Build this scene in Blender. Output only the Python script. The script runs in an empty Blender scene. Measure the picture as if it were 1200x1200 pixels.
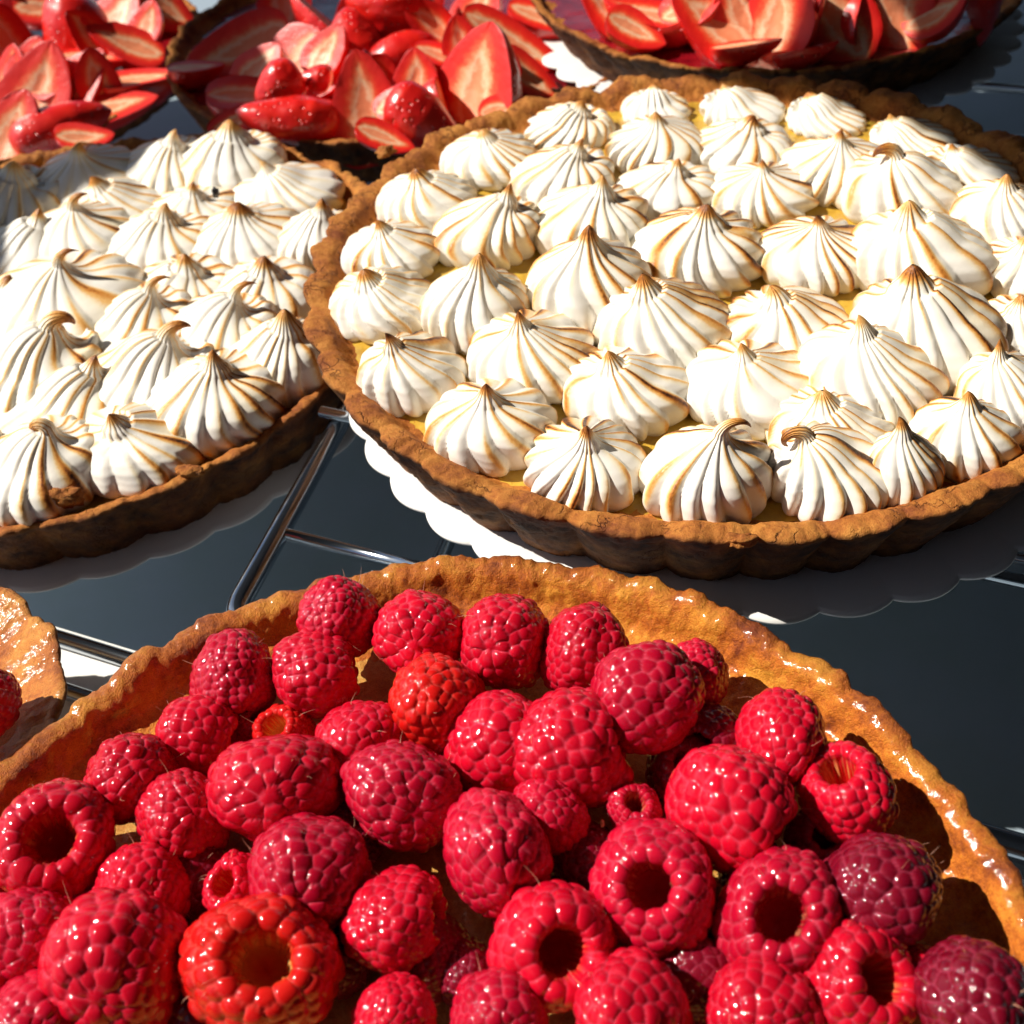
import bpy, math
import numpy as np
from mathutils import Vector, Matrix

CM = 0.01
SC = bpy.context.scene
COL = SC.collection
RNG = np.random.RandomState(7)

TABLE_Z = -12.0
TRAVEL = (.97, -.22); SUN_EL = 46; SKY = .05; SUN = 5.0; EXPO = 0.4

KISSES_RIGHT = [  # x, y, radius, height, lean x, lean y (cm), toast, hook angle, look, place, row
    (-0.67, 25.72, 1.97, 2.22, 0.06, 0.00, 0.45, 20, 'pale grey-white meringue kiss with a ragged foot', 1, 1),
    (2.13, 23.50, 1.83, 2.09, 0.06, -0.01, 0.75, 10, 'round meringue kiss with a scorched dark brown point', 2, 1),
    (5.52, 22.42, 1.71, 2.49, 0.34, -0.08, 0.85, 150, 'meringue kiss with thick grainy brown ridges and tan cap', 3, 1),
    (9.01, 22.17, 1.68, 1.81, -0.86, 0.35, 0.80, -230, 'meringue kiss with a curled brown hook for a tip', 4, 1),
    (11.08, 21.90, 0.99, 2.50, -0.35, 0.18, 0.95, 60, 'narrow half-hidden meringue kiss with a thin dark hooked tip', 5, 1),
    (13.21, 23.26, 1.39, 2.06, -0.13, 0.07, 0.85, 40, 'meringue kiss with tall tan tip and charred right side', 6, 1),
    (15.14, 24.52, 1.51, 2.51, -0.76, 0.47, 0.60, 20, 'greyish smudged meringue kiss with an ashen tip', 7, 1),
    (-3.18, 28.84, 1.87, 2.24, -0.49, -0.05, 0.70, 60, 'wide meringue kiss with fine brown stripes fanning right', 1, 2),
    (1.17, 29.08, 1.96, 2.33, -0.33, 0.01, 0.65, 15, 'evenly striped meringue kiss with a short golden point', 2, 2),
    (3.97, 26.96, 1.80, 1.96, -0.58, 0.09, 0.50, 30, 'squat white meringue kiss with a spiky back edge', 3, 2),
    (7.72, 26.59, 1.92, 1.91, -0.30, 0.09, 0.35, 40, 'smooth meringue kiss with a small brown bent tip', 4, 2),
    (9.57, 24.25, 1.70, 0.97, -0.33, 0.13, 0.50, 30, 'mostly hidden meringue kiss showing only its frilled top', 5, 2),
    (11.41, 26.30, 1.99, 2.69, -0.53, 0.23, 0.40, 60, 'tall shiny white meringue kiss with a drooping tip', 6, 2),
    (-3.80, 33.24, 1.76, 1.32, -0.44, -0.05, 0.40, 20, 'small meringue kiss with a tiny black speck near its tip', 1, 3),
    (-0.50, 31.91, 1.69, 2.75, 0.32, 0.01, 0.40, 15, 'pale pointed meringue kiss with slender ridges', 2, 3),
    (3.36, 32.23, 2.02, 3.19, 0.11, -0.01, 0.55, 10, 'tall pointed meringue kiss toasted on its right shoulder', 3, 3),
    (5.61, 29.85, 2.02, 2.61, -0.72, 0.14, 0.80, 30, 'leaning meringue kiss with dark brown streaks on the right', 4, 3),
    (9.56, 29.31, 1.94, 1.48, -0.53, 0.17, 0.60, 80, 'flattened meringue kiss with a smeared brown top', 5, 3),
    (13.59, 27.90, 2.14, 3.06, -0.74, 0.36, 0.50, 25, 'large white meringue kiss with a blunt upright finger tip', 6, 3),
    (17.01, 28.19, 1.38, 1.39, -0.34, 0.21, 0.40, 20, 'cut-off meringue kiss with pale pink-tan ribs', 7, 3),
    (-3.49, 36.56, 1.70, 1.64, -0.23, -0.02, 0.55, 60, 'small meringue kiss with a tan dot at its tip', 1, 4),
    (0.11, 37.03, 1.85, 2.42, 1.13, -0.00, 0.45, 45, 'domed meringue kiss with a tan beak pointing right', 2, 4),
    (4.01, 36.89, 2.07, 2.45, 0.58, -0.06, 0.45, 10, 'wide meringue kiss with a needle-thin white tip', 3, 4),
    (7.60, 34.30, 2.22, 1.76, 0.24, -0.05, 1.00, 20, 'meringue kiss with the darkest burnt cleft down its middle', 4, 4),
    (11.59, 33.44, 1.92, 1.72, 0.01, -0.00, 0.95, 70, 'meringue kiss with black-brown scorched ridges on top', 5, 4),
    (15.00, 32.27, 2.23, 2.65, -0.78, 0.36, 0.40, 15, 'broad white meringue kiss with a slim pale point', 6, 4),
    (18.26, 31.38, 1.47, 1.19, -0.20, 0.11, 0.55, 20, 'cut-off meringue kiss with brown-edged frills', 7, 4),
    (-2.14, 40.06, 1.87, 1.82, -0.20, -0.01, 0.45, 40, 'fluted meringue kiss with a stubby golden tip', 1, 5),
    (3.37, 40.82, 1.96, 2.01, 0.86, -0.07, 0.35, 60, 'bulbous meringue kiss with a flattened golden beak', 2, 5),
    (7.36, 39.04, 1.87, 1.53, 0.35, -0.07, 0.40, 30, 'meringue kiss with a low crinkled tip', 3, 5),
    (10.80, 38.17, 1.88, 1.25, -0.03, 0.01, 0.75, 30, 'meringue kiss with a dark brown streak down its right side', 4, 5),
    (13.83, 39.15, 1.91, 2.09, 0.08, -0.03, 0.50, 20, 'meringue kiss with a jagged brown comb on top', 5, 5),
    (15.78, 36.97, 2.14, 0.85, -0.48, 0.21, 0.50, -160, 'large meringue kiss with a fat tan curl folded left', 6, 5),
    (18.75, 34.56, 1.74, 2.05, -0.22, 0.12, 0.65, 15, 'meringue kiss with one wide rusty stripe down its side', 7, 5),
    (0.56, 43.11, 1.93, 1.64, -0.12, 0.00, 0.35, 70, 'round-shouldered meringue kiss with its tip folded flat', 1, 6),
    (7.47, 42.58, 1.84, 1.85, -0.05, 0.01, 0.30, 10, 'white meringue kiss with a straight slim spike', 2, 6),
    (10.93, 41.90, 1.89, 1.66, 0.27, -0.07, 0.45, 70, 'meringue kiss with a toasted folded crest', 3, 6),
    (17.86, 41.27, 1.67, 1.24, -1.00, 0.43, 0.40, 40, 'small meringue kiss with an orange bent tip', 4, 6),
    (18.88, 38.26, 1.59, 1.31, -0.81, 0.40, 0.35, 20, 'pale meringue kiss with fine ribs near the back crust', 5, 6),
    (4.03, 45.56, 1.89, 1.32, 0.67, -0.06, 0.40, 80, 'rounded meringue kiss with a browned crown', 1, 7),
    (8.06, 47.12, 1.97, 1.08, 0.01, -0.00, 0.40, 70, 'low meringue kiss with a toasted rear edge', 2, 7),
    (11.91, 45.97, 2.01, 1.09, -0.84, 0.22, 0.25, 60, 'pale low meringue kiss with a frosted white top', 3, 7),
    (15.47, 44.56, 2.04, 0.93, -0.76, 0.26, 0.25, 60, 'snowy white meringue kiss with a blunt lumpy tip', 4, 7),
]
KISSES_LEFT = [
    (-21.85, 48.01, 2.24, 1.81, 0.85, 0.38, 0.10, 30, 'bluish meringue kiss lying wholly in shadow at the left edge'),
    (-18.40, 49.85, 2.17, 2.19, 0.06, 0.02, 0.30, 60, 'plump smooth meringue kiss half in shadow with one gold smear'),
    (-14.76, 49.85, 2.05, 2.67, 0.76, 0.23, 0.30, 70, 'meringue kiss with a gold-capped tip in the back row'),
    (-11.47, 49.69, 2.21, 2.96, 0.52, 0.12, 0.25, 30, 'tallest pointed meringue kiss at the back with a white cone tip'),
    (-8.33, 47.20, 2.13, 1.64, -0.61, -0.11, 0.30, 60, 'meringue kiss with wide ribs fanning towards the back crust'),
    (-16.57, 47.07, 1.97, 1.04, -0.40, -0.14, 0.45, 40, 'meringue kiss with a gold tip just in front of the plump shaded one'),
    (-12.97, 45.60, 1.85, 2.21, 0.38, 0.11, 0.45, 50, 'meringue kiss with fine gold lines below the tallest back kiss'),
    (-7.30, 42.39, 1.40, 2.48, 0.65, 0.11, 0.40, 20, "slim meringue kiss tucked against the neighbouring tart's crust"),
    (-19.95, 43.80, 2.03, 2.21, 0.93, 0.42, 0.30, 40, 'sloping meringue kiss at the edge of the shadow, white and gold'),
    (-17.60, 44.43, 1.97, 1.38, 0.15, 0.06, 0.50, 80, 'meringue kiss with a grey hollow under its bent golden tip'),
    (-14.00, 43.47, 2.02, 2.23, 0.53, 0.17, 0.50, -60, 'meringue kiss with a tiny black tip pointing left'),
    (-10.29, 43.16, 1.94, 2.20, 0.07, 0.02, 0.55, 40, 'meringue kiss with bold gold stripes curving right'),
    (-12.59, 39.38, 1.90, 2.17, 0.54, 0.17, 0.50, 20, 'meringue kiss with a golden point in the middle of the tart'),
    (-9.17, 38.56, 1.84, 2.34, 0.40, 0.10, 0.50, 30, 'meringue kiss beside the crust marked with a small black crumb'),
    (-17.16, 38.56, 2.61, 2.49, 0.52, 0.23, 0.45, 90, 'widest swirled meringue kiss with a grey folded tip'),
    (-20.20, 38.51, 2.01, 1.60, 1.11, 0.58, 0.50, 60, 'crumpled meringue kiss with curly gold ridges at the left edge'),
    (-14.13, 36.85, 1.96, 1.82, 1.04, 0.40, 0.50, 90, 'meringue kiss with its tip folded into a gold loop'),
    (-10.91, 35.85, 1.96, 1.90, 1.20, 0.37, 0.50, 90, 'meringue kiss with a grey-white cupped tip left of the tall fan'),
    (-7.74, 33.62, 1.70, 2.96, 0.64, 0.15, 0.55, 15, 'tall fan-shaped meringue kiss with straight gold stripes near the crust'),
    (-17.51, 34.66, 2.12, 1.85, 1.10, 0.55, 0.60, 130, 'meringue kiss with a reddish-brown hooked tip and scorched folds'),
    (-13.05, 33.48, 2.02, 1.68, 1.13, 0.44, 0.50, 100, 'meringue kiss with a pale cupped tip and brown-edged ribs'),
    (-10.12, 31.77, 2.11, 2.85, 0.53, 0.17, 0.60, 20, 'large front meringue kiss with a sharp gold peak and wide stripes'),
    (-16.44, 32.16, 1.94, 1.16, 1.86, 0.95, 0.55, 60, 'meringue kiss swept right to a tan beak'),
    (-12.56, 29.90, 2.04, 2.24, -0.31, -0.13, 0.50, 30, 'front meringue kiss with a white point leaning left and long ribs'),
    (-16.05, 29.30, 1.72, 2.11, 0.61, 0.34, 0.50, -180, 'front meringue kiss with a looped golden hook behind the raised crust flake'),
    (-18.93, 29.86, 1.56, 1.47, 1.19, 0.75, 0.40, 30, 'cut-off front meringue kiss at the far left edge'),
]
RASPBERRIES = [  # x, y, z of centre, radius (cm), axis x, y, z (towards the hollow), kind, look
    (-4.76, 19.08, 0.55, 0.99, 0.44, 0.21, -0.87, 'm', 'deep pink raspberry leaning on the crust, furthest back on the left'),
    (-5.34, 17.55, 0.35, 1.11, 0.99, 0.11, -0.02, 'r', 'raspberry lying on its side with its rim to the right, below the furthest one'),
    (-2.73, 18.44, 0.30, 1.09, 0.04, 0.78, -0.63, 'r', 'blocky glossy raspberry in the back row, second from left'),
    (-0.50, 17.94, 0.30, 1.21, 0.31, 0.65, -0.70, 'r', 'large round raspberry in the middle of the back row'),
    (1.41, 17.25, 0.30, 1.04, -0.39, -0.37, -0.84, 'r', 'raspberry with one big white glint, back row right of centre'),
    (-2.32, 16.19, 0.10, 1.23, 0.10, 0.14, -0.98, 'o', 'orange-red unripe raspberry between the back row and the centre'),
    (-7.54, 17.65, 0.15, 1.01, 0.06, -0.84, -0.54, 'm', 'raspberry standing on its rim above the broken drupelets, left side'),
    (-8.30, 16.30, -0.10, 1.02, 0.96, -0.16, -0.21, 'r', 'bright raspberry on its side with hollow facing right, left side'),
    (-9.74, 15.00, 0.15, 1.11, -0.43, 0.21, -0.88, 'r', 'plump raspberry beside the left crust shadow'),
    (-6.28, 16.19, -0.30, 0.81, -0.15, -0.20, 0.97, 'o', 'small orange raspberry with a pale yellow core, left of centre'),
    (-8.35, 13.88, 0.20, 1.03, -0.50, 0.36, -0.79, 'r', 'raspberry with a cluster of white glints left of the largest one'),
    (-6.15, 14.16, 0.50, 1.27, -0.12, 0.61, -0.78, 'r', 'largest glossy raspberry left of centre'),
    (-4.30, 15.43, 0.10, 1.02, -0.53, 0.72, -0.45, 'r', 'raspberry with raised drupelets tucked behind a bigger one at centre'),
    (-3.11, 13.67, 0.45, 1.25, -0.29, 0.75, -0.60, 'm', 'big frosted pink raspberry right of the largest glossy one'),
    (-0.88, 14.96, 0.25, 1.14, -0.59, 0.09, -0.80, 'r', 'tapering raspberry pointing down left in the centre'),
    (0.85, 14.39, 0.45, 1.32, 0.97, 0.07, 0.21, 'r', 'matte pink raspberry with its hollow open to the right, centre'),
    (2.59, 15.26, 0.90, 1.21, -0.89, -0.38, -0.24, 'm', 'perched raspberry with torn hollow and pale drupelets at its mouth'),
    (4.11, 16.40, 0.00, 0.83, 0.46, 0.64, -0.61, 'm', 'small raspberry half hidden at the back right beside the crust'),
    (4.16, 14.69, -0.20, 0.80, -0.59, -0.61, 0.53, 'd', 'dark raspberry lying in the shade right of the perched one'),
    (5.69, 14.23, 0.50, 1.05, 0.25, 0.96, -0.11, 'r', 'single round raspberry standing clear near the right crust'),
    (6.76, 12.65, 0.30, 1.01, -0.24, 0.26, 0.93, 'r', 'raspberry tilted up with hairy pale rim, near the right crust'),
    (4.21, 12.33, 0.55, 1.24, 0.70, -0.70, -0.14, 'r', 'shiny raspberry with a lilac sheen and hollow facing lower right'),
    (6.80, 10.27, 0.50, 1.22, 0.52, 0.60, -0.61, 'd', 'large dark maroon raspberry against the right crust'),
    (4.61, 9.91, 0.45, 1.23, -0.13, -0.36, 0.92, 'm', 'ring-like raspberry with dusky bloom, black hollow facing up, lower right'),
    (2.13, 10.79, 0.50, 1.21, -0.18, -0.37, 0.91, 'm', 'raspberry with tall narrow dark hollow and a yellow fleck'),
    (0.15, 12.88, 0.30, 0.83, 0.19, 0.14, -0.97, 'm', 'small knobbly raspberry between two big ones at centre right'),
    (-1.13, 11.87, 0.70, 1.22, -0.19, 0.86, -0.47, 'm', 'big smooth raspberry pointing down at the very centre of the front half'),
    (2.04, 12.93, 0.10, 0.62, 0.09, -0.18, 0.98, 'm', 'tiny raspberry piece behind the narrow-hollow one'),
    (-3.32, 10.90, 0.20, 1.07, 0.98, -0.13, 0.14, 'r', 'raspberry cut away to a C shape with hollow to the right'),
    (-0.09, 9.78, 0.40, 1.22, 0.24, -0.50, 0.83, 'r', 'raspberry with cream fibres in its wide open hollow, front centre'),
    (-5.23, 11.93, 0.50, 1.15, -0.05, 0.81, -0.58, 'm', 'round raspberry with many tiny glints behind the orange-hearted one'),
    (-6.02, 9.98, 0.55, 1.38, 0.19, -0.26, 0.95, 'o', 'big scarlet raspberry with an orange-hearted hollow facing up, front left'),
    (-6.94, 11.92, 0.10, 0.70, -0.23, -0.10, 0.97, 'r', 'ragged raspberry fragment wedged behind the orange-hearted one'),
    (-11.12, 13.37, 0.40, 1.21, 0.25, -0.32, 0.91, 'r', 'raspberry like a red ring with its hollow facing up, far left'),
    (-9.02, 12.15, 0.10, 0.97, -0.47, 0.82, -0.33, 'r', 'cone-shaped raspberry pointing up, left side gap'),
    (-11.14, 11.13, 0.40, 1.11, -0.30, 0.61, -0.73, 'm', 'knobbly crimson raspberry at the left edge below the red ring'),
    (-9.05, 10.24, 0.70, 1.32, -0.01, 0.77, -0.64, 'r', 'broad raspberry with a pink dimpled shoulder, bottom left'),
    (5.88, 8.51, 0.30, 0.98, 0.37, -0.30, 0.88, 'r', 'raspberry with side hollow facing right, bottom right'),
    (7.83, 7.92, 0.60, 1.13, 0.46, 0.46, -0.76, 'd', 'dark purple raspberry at the bottom right corner'),
    (3.79, 8.12, 0.30, 0.97, 0.33, 0.68, -0.66, 'r', 'red raspberry under the ring-like one at the bottom edge'),
    (1.34, 8.33, 0.40, 1.10, 0.39, 0.47, -0.79, 'r', 'pale-haired raspberry at the bottom edge right of centre'),
    (-1.28, 8.57, 0.40, 0.88, -0.13, 0.64, -0.76, 'm', 'crimson raspberry at the bottom edge in the centre'),
    (-3.39, 8.86, 0.20, 0.72, 0.15, 0.75, -0.64, 'r', 'small folded raspberry at the bottom edge left of centre'),
    (-10.54, 9.29, 0.30, 0.97, -0.17, 0.68, -0.71, 'm', 'raspberry only just showing at the bottom left edge'),
    (7.31, 8.77, -0.20, 0.60, -0.82, 0.24, 0.53, 'r', 'small raspberry half sunk beside the dark corner one'),
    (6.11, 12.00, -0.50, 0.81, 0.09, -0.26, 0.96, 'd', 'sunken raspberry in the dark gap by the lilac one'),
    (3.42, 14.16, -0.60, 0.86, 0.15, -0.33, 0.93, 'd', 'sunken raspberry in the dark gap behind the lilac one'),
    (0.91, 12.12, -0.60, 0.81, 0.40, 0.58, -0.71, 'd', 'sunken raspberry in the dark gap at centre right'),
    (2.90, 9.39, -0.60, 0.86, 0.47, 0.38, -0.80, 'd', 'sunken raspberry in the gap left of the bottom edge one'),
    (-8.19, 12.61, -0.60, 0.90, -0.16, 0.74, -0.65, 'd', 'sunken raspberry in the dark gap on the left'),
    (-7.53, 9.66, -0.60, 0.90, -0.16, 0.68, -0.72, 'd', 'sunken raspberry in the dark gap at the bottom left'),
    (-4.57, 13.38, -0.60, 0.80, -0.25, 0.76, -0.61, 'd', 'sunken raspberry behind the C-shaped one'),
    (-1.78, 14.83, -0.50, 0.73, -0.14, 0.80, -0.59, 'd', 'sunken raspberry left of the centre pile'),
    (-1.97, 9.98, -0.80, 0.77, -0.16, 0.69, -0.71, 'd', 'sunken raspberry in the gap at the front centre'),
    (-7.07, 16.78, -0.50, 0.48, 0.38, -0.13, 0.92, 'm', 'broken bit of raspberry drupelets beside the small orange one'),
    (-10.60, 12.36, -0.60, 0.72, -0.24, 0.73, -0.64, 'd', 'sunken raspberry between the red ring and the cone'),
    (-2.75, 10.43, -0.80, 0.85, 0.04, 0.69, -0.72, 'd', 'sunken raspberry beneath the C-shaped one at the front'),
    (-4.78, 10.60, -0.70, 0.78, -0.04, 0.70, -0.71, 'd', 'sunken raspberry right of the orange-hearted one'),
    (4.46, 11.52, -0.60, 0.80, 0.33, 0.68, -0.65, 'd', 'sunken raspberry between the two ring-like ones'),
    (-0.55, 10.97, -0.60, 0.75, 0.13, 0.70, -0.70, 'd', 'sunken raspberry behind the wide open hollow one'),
    (-13.25, 13.29, 0.20, 1.07, -0.32, 0.75, -0.58, 'r', 'raspberry beyond the left edge by the red ring'),
    (-12.09, 9.87, 0.30, 1.06, -0.33, 0.68, -0.66, 'r', 'raspberry beyond the bottom left corner'),
]
STRAWBERRIES = [  # tart, x, y, z, length, width (cm), tip direction, cut face normal, look
    ('M', -9.12, 59.91, -1.35, 4.40, 3.94, (-0.66, -0.37, -0.66), (-0.37, -0.61, 0.71), 'oval strawberry half with pale orange cut face, showing its heart'),
    ('M', -12.37, 63.84, -1.35, 5.75, 3.07, (-0.93, -0.27, -0.23), (-0.06, -0.53, 0.85), 'long strawberry half in deep shade at the left rim'),
    ('M', -11.33, 56.55, -1.35, 4.22, 2.72, (0.98, 0.14, -0.14), (0.15, -0.09, 0.98), 'strawberry wedge with pale stripes pointing right'),
    ('M', -8.69, 53.40, -1.35, 4.65, 1.94, (-0.95, -0.02, 0.30), (-0.12, 0.94, -0.32), 'curved red strawberry slice lying along the front crust'),
    ('M', -5.28, 52.89, -1.35, 4.95, 2.77, (-0.10, 0.41, 0.91), (-0.12, -0.91, 0.39), 'three-cornered strawberry wedge with pale face at the front crust'),
    ('M', -6.39, 56.79, -1.35, 4.06, 2.91, (-0.65, -0.36, -0.67), (-0.75, 0.18, 0.63), 'red strawberry slice standing behind the three-cornered wedge'),
    ('M', -3.81, 63.15, -0.55, 3.96, 3.77, (-0.03, -0.35, -0.94), (-0.06, 0.94, -0.35), 'whole-looking bright red strawberry half, skin up, top centre'),
    ('M', -9.31, 55.30, -0.65, 2.49, 1.80, (-0.95, -0.25, -0.21), (-0.20, 0.95, -0.22), 'small dark crimson strawberry piece on the oval half'),
    ('M', -7.54, 56.08, -0.65, 1.47, 1.21, (-0.93, 0.03, 0.37), (-0.09, 0.95, -0.30), 'tiny red strawberry nub on the oval half'),
    ('M', 0.56, 53.44, -1.05, 5.39, 4.12, (0.26, 0.39, 0.88), (-0.64, -0.61, 0.46), 'big strawberry wedge with salmon face and a pointed top, front right'),
    ('M', -2.81, 55.44, -1.05, 2.68, 1.99, (0.13, 0.40, 0.91), (-0.32, -0.85, 0.42), 'small upright strawberry wedge with a cream face'),
    ('M', -2.25, 51.70, -1.25, 3.96, 2.15, (0.72, -0.27, -0.64), (0.02, 0.93, -0.37), 'red strawberry slice right of the three-cornered wedge'),
    ('M', -0.77, 57.62, -0.95, 3.81, 1.86, (0.94, -0.11, -0.31), (0.30, -0.10, 0.95), 'strawberry slice with pale pink face in the middle'),
    ('M', 2.53, 59.69, -1.05, 5.64, 2.18, (0.87, -0.21, -0.44), (0.32, -0.45, 0.84), 'long strawberry slice with cream face near the paper board'),
    ('M', 0.82, 63.97, -1.05, 3.16, 2.49, (0.42, 0.31, 0.85), (-0.56, -0.65, 0.51), 'strawberry half with peach face at the top edge'),
    ('M', 3.11, 55.91, -1.35, 3.49, 2.35, (0.79, -0.28, -0.54), (0.47, -0.29, 0.84), 'dark red strawberry slice by the right crust'),
    ('M', 4.69, 62.18, -1.05, 4.31, 1.87, (0.95, -0.17, -0.25), (0.21, -0.24, 0.95), 'pinkish strawberry slice next to the paper board corner'),
    ('M', -0.51, 60.90, -0.85, 2.12, 1.38, (0.32, 0.35, 0.88), (-0.95, 0.11, 0.30), 'spiky red strawberry tip standing up'),
    ('M', -5.57, 61.12, -1.15, 3.24, 2.50, (-0.17, 0.35, 0.92), (-0.05, 0.93, -0.36), 'red strawberry piece between the oval half and the whole-looking one'),
    ('M', -7.61, 65.01, -1.15, 4.07, 2.42, (-0.70, 0.17, 0.69), (0.71, 0.21, 0.67), 'glossy red strawberry slice behind the oval half'),
    ('M', -1.95, 65.77, -1.15, 2.93, 2.15, (0.23, -0.33, -0.92), (-0.09, -0.94, 0.32), 'strawberry half with pale face cut by the top edge'),
    ('M', -10.44, 67.32, -1.25, 2.79, 2.59, (0.04, -0.33, -0.94), (-0.14, -0.94, 0.32), 'dusky strawberry tip at the back left rim'),
    ('M', -4.72, 56.61, -1.45, 2.64, 1.76, (0.40, -0.33, -0.85), (0.07, -0.92, 0.39), 'small orange-pink strawberry piece in the centre'),
    ('M', -14.86, 61.49, -1.55, 2.81, 1.87, (0.98, 0.21, -0.07), (0.03, 0.15, 0.99), 'shaded strawberry tip at the dark left crust'),
    ('M', -1.26, 53.59, -1.45, 2.54, 1.95, (0.24, -0.40, -0.89), (0.97, 0.01, 0.25), 'crimson strawberry piece behind the big wedge'),
    ('M', -3.46, 59.49, -1.35, 3.64, 1.82, (0.98, 0.12, 0.15), (-0.07, 0.96, -0.29), 'long red strawberry slice under the whole-looking one'),
    ('L', -23.50, 69.50, -2.05, 4.93, 3.08, (-0.43, -0.43, -0.80), (-0.17, 0.90, -0.39), 'red strawberry with a shaded side, centre of its tart'),
    ('L', -26.51, 74.64, -2.25, 3.26, 2.17, (0.94, 0.25, -0.24), (0.32, -0.36, 0.88), 'strawberry half with a pale orange face in the back'),
    ('L', -23.99, 61.34, -2.15, 5.17, 3.29, (0.42, 0.48, 0.77), (-0.14, -0.81, 0.57), 'large strawberry half with cream heart, upper end pointing up'),
    ('L', -21.59, 61.64, -2.15, 4.34, 2.64, (0.66, 0.47, 0.59), (-0.26, -0.59, 0.76), 'slanted strawberry wedge with salmon face'),
    ('L', -21.77, 72.50, -2.35, 4.26, 2.77, (0.69, 0.41, 0.60), (-0.25, -0.64, 0.73), 'strawberry slice with orange face near the top edge'),
    ('L', -19.72, 68.00, -2.35, 4.06, 2.33, (-0.91, -0.12, 0.40), (0.41, -0.33, 0.85), 'strawberry wedge with a flat pink face pointing left'),
    ('L', -18.58, 73.32, -2.35, 3.75, 2.47, (0.83, 0.02, -0.55), (0.48, -0.54, 0.70), 'strawberry half at the top edge near the dark gap'),
    ('L', -24.14, 57.09, -2.35, 4.12, 2.69, (0.41, 0.51, 0.76), (-0.17, -0.77, 0.61), 'strawberry half with pale face at the left edge above the crust'),
    ('L', -26.32, 65.05, -2.35, 2.95, 2.46, (0.34, 0.45, 0.83), (-0.57, -0.60, 0.56), 'red strawberry piece cut by the left edge'),
    ('L', -27.24, 69.94, -2.35, 4.35, 2.69, (0.53, -0.10, -0.84), (0.62, -0.63, 0.46), 'pink strawberry slice at the left edge'),
    ('L', -24.55, 67.00, -2.25, 3.71, 2.81, (-0.95, -0.30, 0.12), (0.08, 0.13, 0.99), 'rounded red strawberry slice below the pale half'),
    ('L', -21.65, 66.75, -2.45, 3.81, 1.70, (0.95, 0.23, -0.22), (0.21, 0.05, 0.98), 'thin strawberry slice with pink edge under the wedge'),
    ('L', -18.66, 63.18, -2.55, 4.44, 2.89, (0.96, 0.26, -0.07), (0.04, 0.14, 0.99), 'maroon strawberry slice in the shadow'),
    ('L', -22.02, 58.02, -2.65, 5.00, 2.00, (0.94, 0.34, -0.03), (-0.34, 0.90, -0.29), 'crimson strawberry slice along the front rim'),
    ('L', -20.00, 60.03, -2.85, 5.13, 2.15, (0.95, 0.33, 0.02), (0.06, -0.24, 0.97), 'shadowed strawberry slice with thin pale edge by the front crust'),
    ('L', -28.41, 76.01, -2.35, 3.31, 2.53, (0.08, -0.28, -0.95), (0.97, 0.24, 0.01), 'red strawberry piece at the top left corner'),
    ('R', 14.21, 51.67, 1.55, 3.34, 2.86, (0.06, 0.37, 0.93), (-0.69, -0.66, 0.30), 'upright strawberry wedge with an orange-pink face'),
    ('R', 12.07, 52.50, 1.45, 3.86, 2.41, (-0.84, 0.36, 0.41), (0.09, -0.65, 0.75), 'broad strawberry slice left of the upright wedge'),
    ('R', 17.11, 51.16, 1.45, 4.11, 2.29, (-0.68, 0.46, 0.56), (-0.06, -0.80, 0.59), 'slanted strawberry wedge right of the upright one'),
    ('R', 20.07, 51.53, 1.55, 3.88, 2.62, (0.45, -0.48, -0.75), (-0.38, -0.86, 0.33), 'strawberry half with a peach face near the right crust'),
    ('R', 9.47, 54.90, 1.45, 3.74, 1.99, (-0.95, 0.24, 0.19), (0.17, -0.10, 0.98), 'glossy pink-red strawberry slice at the left of its tart'),
    ('R', 23.50, 52.13, 1.45, 3.20, 2.24, (0.37, -0.49, -0.79), (-0.84, 0.17, -0.51), 'purple-shadowed strawberry piece at the far right rim'),
    ('R', 10.85, 53.76, 1.25, 3.28, 1.64, (0.97, -0.10, 0.24), (-0.18, 0.40, 0.90), 'crimson strawberry slice in the jelly at the front'),
    ('R', 7.72, 56.09, 1.35, 2.96, 1.86, (-0.86, 0.28, 0.42), (0.13, -0.68, 0.72), 'small dark pink strawberry slice nearest the paper board'),
    ('R', 12.81, 50.66, 1.15, 2.60, 1.18, (0.97, -0.19, 0.12), (-0.07, 0.24, 0.97), 'thin red strawberry slice lying under the upright wedge'),
    ('R', 15.27, 49.45, 1.15, 2.32, 1.16, (0.96, -0.20, 0.21), (-0.10, 0.43, 0.90), 'dark strawberry sliver between the upright and slanted wedges'),
    ('R', 18.67, 51.82, 1.35, 2.39, 1.84, (0.08, 0.36, 0.93), (0.88, -0.46, 0.10), 'deep red strawberry piece between two slanted wedges'),
    ('M', -10.98, 58.86, -0.85, 2.79, 1.98, (0.72, 0.37, 0.58), (-0.33, -0.55, 0.76), 'small chopped strawberry wedge leaning on the oval half'),
    ('M', -4.27, 50.19, -1.25, 2.67, 1.37, (0.94, -0.09, -0.34), (0.28, -0.40, 0.87), 'thin strawberry chip lying at the front right of the three-cornered wedge'),
    ('M', -1.62, 60.86, -0.45, 2.93, 1.92, (-0.78, 0.21, 0.60), (0.37, -0.61, 0.70), 'chopped strawberry piece on top behind the spiky tip'),
    ('M', 1.69, 55.47, -0.75, 2.58, 1.72, (-0.69, 0.30, 0.66), (0.31, -0.70, 0.64), 'small orange strawberry chip behind the big wedge'),
    ('M', -7.31, 58.96, -0.55, 2.78, 1.97, (0.54, 0.37, 0.76), (-0.46, -0.63, 0.63), 'strawberry chip right of the oval half'),
    ('M', -5.60, 63.37, -0.45, 2.83, 1.98, (-0.07, 0.34, 0.94), (-0.16, -0.93, 0.33), 'pale strawberry chip at the top edge left of the whole-looking one'),
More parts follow.
